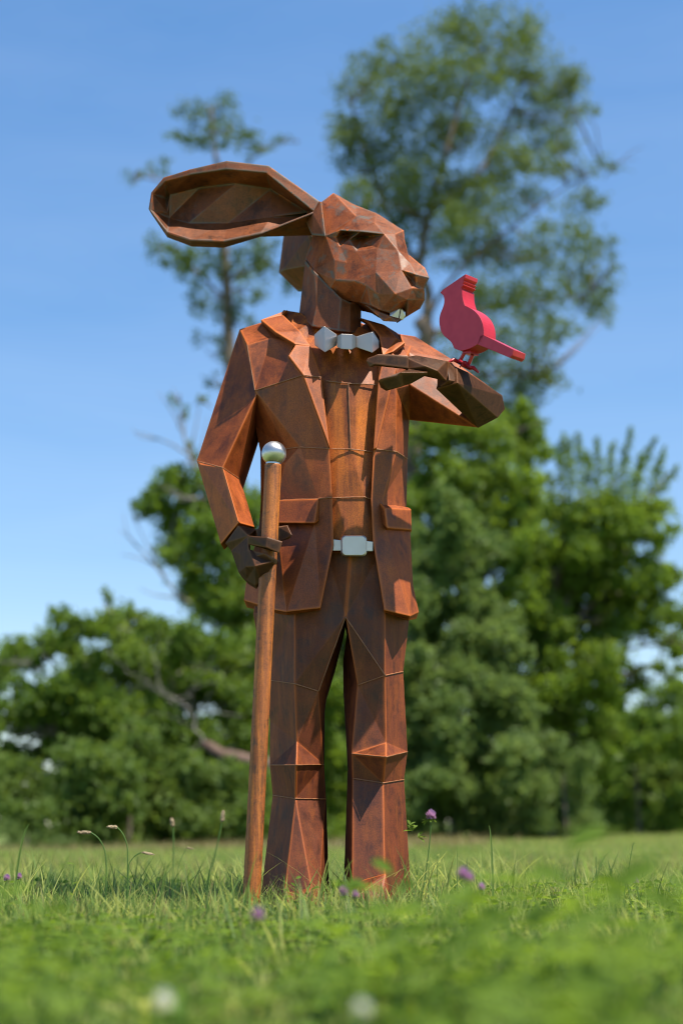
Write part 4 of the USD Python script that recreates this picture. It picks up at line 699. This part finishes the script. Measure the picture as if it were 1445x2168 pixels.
tag(instancer('clover_leaves', cp, np.stack([x, y, ground_z(x, y)], -1), kind, csc, rg.uniform(0, 6.28, len(x))), 'clover leaves and small broad-leaved weeds growing through the grass', 'clover', kind='stuff')

def ground_at(px, d): return on_ground(px, d)
def flower_head(c, r, rs, upv=(0, 0, 1), n=110, elong=1.15):
    upv = np.array(upv, float); upv /= np.linalg.norm(upv); ms = []
    for i in range(n):
        z = 1 - 1.55 * (i + .5) / n; a = i * 2.39996; q = math.sqrt(max(0, 1 - z * z))
        d = np.array([q * math.cos(a), q * math.sin(a), z]); d[2] *= elong
        L = r * rs.uniform(.8, 1.1); s = np.cross(d, [.3, .2, .9]); s /= np.linalg.norm(s); w = r * .11
        b0 = c + d * r * .25; b1 = c + d * L * .8; b2 = c + d * L + np.array([0, 0, r * .12])
        ms.append((np.array([b0 - s * w * .5, b0 + s * w * .5, b1 + s * w, b1 - s * w, b2]), np.array([(0, 1, 2), (0, 2, 3), (3, 2, 4)])))
    return join(*ms)
def flower(name, label, px, py, d, r, mat='flower_pink', base=None, group=None, leaves_at=(), n=110, cat='flower', bend=0.0):
    top = at(px, py, d - DIST); g = on_ground(base if base else px, d); rs = np.random.default_rng(int(px * 7 + py))
    t = thing(name, label, cat, g, group)
    mid = (g + top) / 2 + np.array([bend, 0, 0])
    sp = np.array(smooth3([g - [0, 0, .02], mid, top - [0, 0, r * .3]], 10)); obj('stem', tube(sp, np.linspace(.0022, .0015, len(sp)), 7), 'stem_green', t, smooth=60)
    h = obj('flower_head', flower_head(top, r, rs, n=n), mat, t)
    obj('bract', join(*[leaflet(top - [0, 0, r * .5], (math.cos(w), math.sin(w), -.35), (0, 0, 1), r * 1.1, r * .45) for w in (.4, 2.6, 4.6)]), 'clover_leaf', h)
    for (lx, ly, L, ang) in leaves_at:
        b = at(lx, ly, d - DIST)
        obj('leaf', join(*[leaflet(b, (math.cos(ang + k * .9), .3 * math.sin(ang + k), math.sin(ang + k * .9) * .7), (0, -.3, 1), L, L * .45) for k in (-1, 0, 1)]), 'clover_leaf', t)
    return t
flower('clover_flower', 'tall purple clover flower on a leafy stem beside the rabbit trousers, against the dark bush', 912, 1728, 4.72, .0175, base=868, leaves_at=[(884, 1773, .026, .2), (872, 1760, .026, 2.0), (868, 1748, .02, .9), (902, 1740, .014, 3.2)], bend=.012, n=150)
flower('clover_flower', 'blurred pink clover flower right of the rabbit trousers, left of a close pair', 980, 1852, 3.1, .014, group='')
flower('clover_flower', 'pale pink clover flower right of the rabbit trousers, right one of a close pair', 991, 1861, 3.15, .013)
flower('clover_flower', 'small pink clover flower low in the grass just right of the close pair', 1019, 1879, 3.7, .010)
flower('clover_flower', 'blurred pink clover flower between the feet of the rabbit, larger of two', 727, 1889, 3.6, .014)
flower('clover_flower', 'blurred pink clover flower between the feet of the rabbit, smaller of two', 752, 1896, 3.6, .010)
flower('clover_flower', 'blurred lilac clover flower in front of the foot of the cane', 545, 1940, 2.5, .013)
flower('clover_flower', 'dusky pink clover flower in the grass near the right edge', 1345, 1867, 4.3, .011)
flower('clover_flower', 'dull red clover flower next to the dusky pink one near the right edge', 1326, 1864, 4.3, .008)
flower('clover_flower', 'small pink clover flower at the left edge, first of two', 14, 1860, 4.6, .012)
flower('clover_flower', 'small pink clover flower at the left edge, second of two', 40, 1857, 4.6, .011)
flower('clover_flower', 'very blurred white clover flower at the bottom of the frame', 345, 2125, 1.75, .013, mat='flower_white')
flower('clover_flower', 'very blurred white clover flower in the bottom grass right of the middle', 765, 2140, 1.6, .010, mat='flower_white')
def seed_stalk(label, path, d, head, r, name='seed_stalk', mat='seed_head', up=False, sr=.0016):
    P = np.array([at(x, y, d - DIST) for x, y in path]); g = on_ground(path[0][0], d); P = np.vstack([[P[0][0], P[0][1], g[2] - .02], P])
    from scipy.interpolate import PchipInterpolator
    s = np.r_[0, np.cumsum(np.linalg.norm(np.diff(P, axis=0), axis=1))]; Q = PchipInterpolator(s, P)(np.linspace(0, s[-1], 24))
    t = thing(name, label, 'seed stalk', g)
    obj('stem', tube(Q, np.linspace(sr * 1.2, sr, 24), 7), 'stem_green', t, smooth=60)
    A = Q[-1]; Bq = np.array(at(*head, d - DIST)); u = np.linspace(0, 1, 12); prof = np.array([.5, .85, 1, 1, 1, 1, .95, .95, .85, .75, .55, .15]) * r
    rs = np.random.default_rng(int(head[0])); hv, hf = tube([A + (Bq - A) * k for k in u], prof, 12); hv = hv + rs.normal(size=hv.shape) * r * .13
    obj('seed_head', (hv, hf), mat, t)
seed_stalk('drooping seed stalk arching to the left in the left meadow, the lower of two', [(225, 1850), (224, 1815), (212, 1780), (192, 1763)], 4.45, (163, 1763), .0048)
seed_stalk('drooping seed stalk arching to the left in the left meadow, the taller of two', [(270, 1850), (270, 1800), (262, 1770), (248, 1752)], 4.5, (226, 1751), .0052)
seed_stalk('bent seed stalk with its thin tip pointing right, low in the left meadow', [(272, 1835), (283, 1815), (300, 1805)], 4.5, (327, 1810), .0035)
seed_stalk('upright seed stalk with a brown head, left of the cane and the shorter of two', [(367, 1810), (367, 1780), (366, 1750)], 4.0, (363, 1732), .0055)
seed_stalk('upright seed stalk with a brown head leaning beside the cane, the taller of two', [(438, 1880), (455, 1810), (470, 1740)], 4.0, (473, 1716), .0050)
seed_stalk('thin nodding grass stalk between the upright stalks, faint', [(375, 1850), (385, 1815), (395, 1795)], 4.2, (410, 1798), .002, sr=.0007)
def tall_blade(label, path, d, w):
    P = np.array([at(x, y, d - DIST) for x, y in path]); g = on_ground(path[0][0], d); P[0][2] = g[2] - .02
    Q = smooth3([P[0], P[1], P[2]], 9); vs = []
    for i, p in enumerate(Q):
        ww = w * .5 * (1 - (i / 8) ** 2) + .0002; vs += [p - [ww, 0, 0], p + [0, ww * .4, 0], p + [ww, 0, 0]]
    fs = [(3 * i + k, 3 * i + k + 1, 3 * i + k + 4) for i in range(8) for k in (0, 1)] + [(3 * i + k, 3 * i + k + 4, 3 * i + k + 3) for i in range(8) for k in (0, 1)]
    tag(stage.GetPrimAtPath(obj('grass_blade', (np.array(vs), np.array(fs)), 'grass_blade')), label, 'grass blade')
tall_blade('tall grass blade rising at the left edge before the weedy bush', [(28, 1860), (42, 1805), (68, 1742)], 4.4, .006)
tall_blade('tall pointed grass blade right of the purple clover flower', [(1042, 1870), (1040, 1800), (1033, 1748)], 4.7, .006)
tall_blade('thin grass blade standing before the foot nearest the cane', [(599, 1935), (601, 1890), (602, 1850)], 4.4, .004)
tall_blade('slanting grass blade crossing the inner edge of the foot nearest the cane', [(672, 1920), (680, 1885), (686, 1850)], 4.5, .004)
tall_blade('thin grass blade left of the tall pointed blade, right of the bedstraw', [(966, 1860), (967, 1830), (966, 1794)], 4.6, .003)
tall_blade('slanting grass blade right of the three-leaved weed in the left meadow', [(330, 1900), (350, 1850), (378, 1828)], 4.3, .004)
tall_blade('long grass blade leaning right before the far right meadow', [(1250, 1900), (1265, 1850), (1300, 1800)], 4.5, .004)
def weed(label, px, py, d, n, L, mat='clover_leaf', name='weed', cat='weed', yellow=False, base=None):
    top = at(px, py, d - DIST); g = on_ground(base or px, d); t = thing(name, label, cat, g); rs = np.random.default_rng(int(px + py))
    sp = smooth3([g - [0, 0, .02], (g + top) / 2 + [rs.normal() * .006, 0, 0], top], 8); obj('stem', tube(sp, np.linspace(.0018, .001, 8), 6), 'stem_green', t, smooth=60)
    for i in range(n):
        u = .25 + .75 * (i + 1) / n; b = sp[min(7, int(u * 7))] + rs.normal(size=3) * .001; w = i * 2.4
        if yellow: obj('blossom', flower_head(b + rs.normal(size=3) * .007, .005, rs, n=14), 'flower_yellow', t)
        else: obj('leaf', leaflet(b, (math.cos(w), math.sin(w), rs.uniform(-.2, .7)), (rs.normal() * .5, -rs.uniform(.1, 1.3), .8), L * rs.uniform(.8, 1.2), L * .46), mat, t)
weed('three-leaved dark green weed standing in the left meadow', 156, 1832, 4.4, 5, .022)
weed('bright leafy weed before the foot nearest the cane, left stem', 604, 1890, 4.35, 7, .026)
weed('bright leafy weed before the foot nearest the cane, curled top stem', 625, 1862, 4.4, 9, .018, base=640)
weed('bright leafy weed before the foot nearest the cane, right stem', 655, 1890, 4.35, 6, .03)
weed('yellow bedstraw blossoms just right of the rabbit trousers, tallest spray', 926, 1812, 4.5, 12, .01, yellow=True, name='bedstraw', base=905)
weed('yellow bedstraw blossoms just right of the rabbit trousers, middle spray', 907, 1826, 4.5, 10, .01, yellow=True, name='bedstraw', base=895)
weed('yellow bedstraw blossoms touching the rabbit trousers, lowest spray', 884, 1838, 4.5, 10, .01, yellow=True, name='bedstraw', base=880)
weed('pale seedy weed spike standing in the right meadow, tallest', 1340, 1785, 4.5, 14, .006, 'stem_green', base=1290)
weed('pale seedy weed spike in the right meadow, left of the tallest', 1261, 1815, 4.4, 14, .006, 'stem_green')
weed('pale seedy weed spike in the right meadow, between two others', 1286, 1822, 4.5, 12, .006, 'stem_green')
weed('yellow seedy weed spike in the right meadow, right of the pointed blade', 988, 1818, 4.5, 10, .006, 'stem_green')
weed('blurred broad-leaved weed close to the camera in the right meadow, highest', 1195, 1800, 2.0, 14, 0.056)
weed('blurred broad-leaved weed at the right frame edge close to the camera', 1425, 1880, 1.9, 12, .05)
weed('blurred broad-leaved weed close to the camera, below the pink flower pair', 985, 1900, 2.2, 12, .045)
weed('blurred broad-leaved weed close to the camera in the bottom left corner', 90, 2040, 1.6, 12, .045)
weed('blurred broad-leaved weed close to the camera before the rabbit trousers', 830, 1850, 2.6, 13, 0.046)
weed('blurred broad-leaved weed close to the camera, lower right of the highest one', 1290, 1880, 1.8, 14, 0.053)
weed('blurred broad-leaved weed close to the camera in the bottom middle', 960, 2010, 1.7, 14, 0.050)
weed('blurred broad-leaved weed close to the camera in the bottom right corner', 1290, 2060, 1.5, 14, 0.046)
weed('blurred broad-leaved weed low before the shoe, beside the pink flowers', 700, 1950, 2.3, 13, 0.046)
weed('blurred broad-leaved weed left of the cane close to the camera', 420, 2000, 1.9, 13, 0.043)
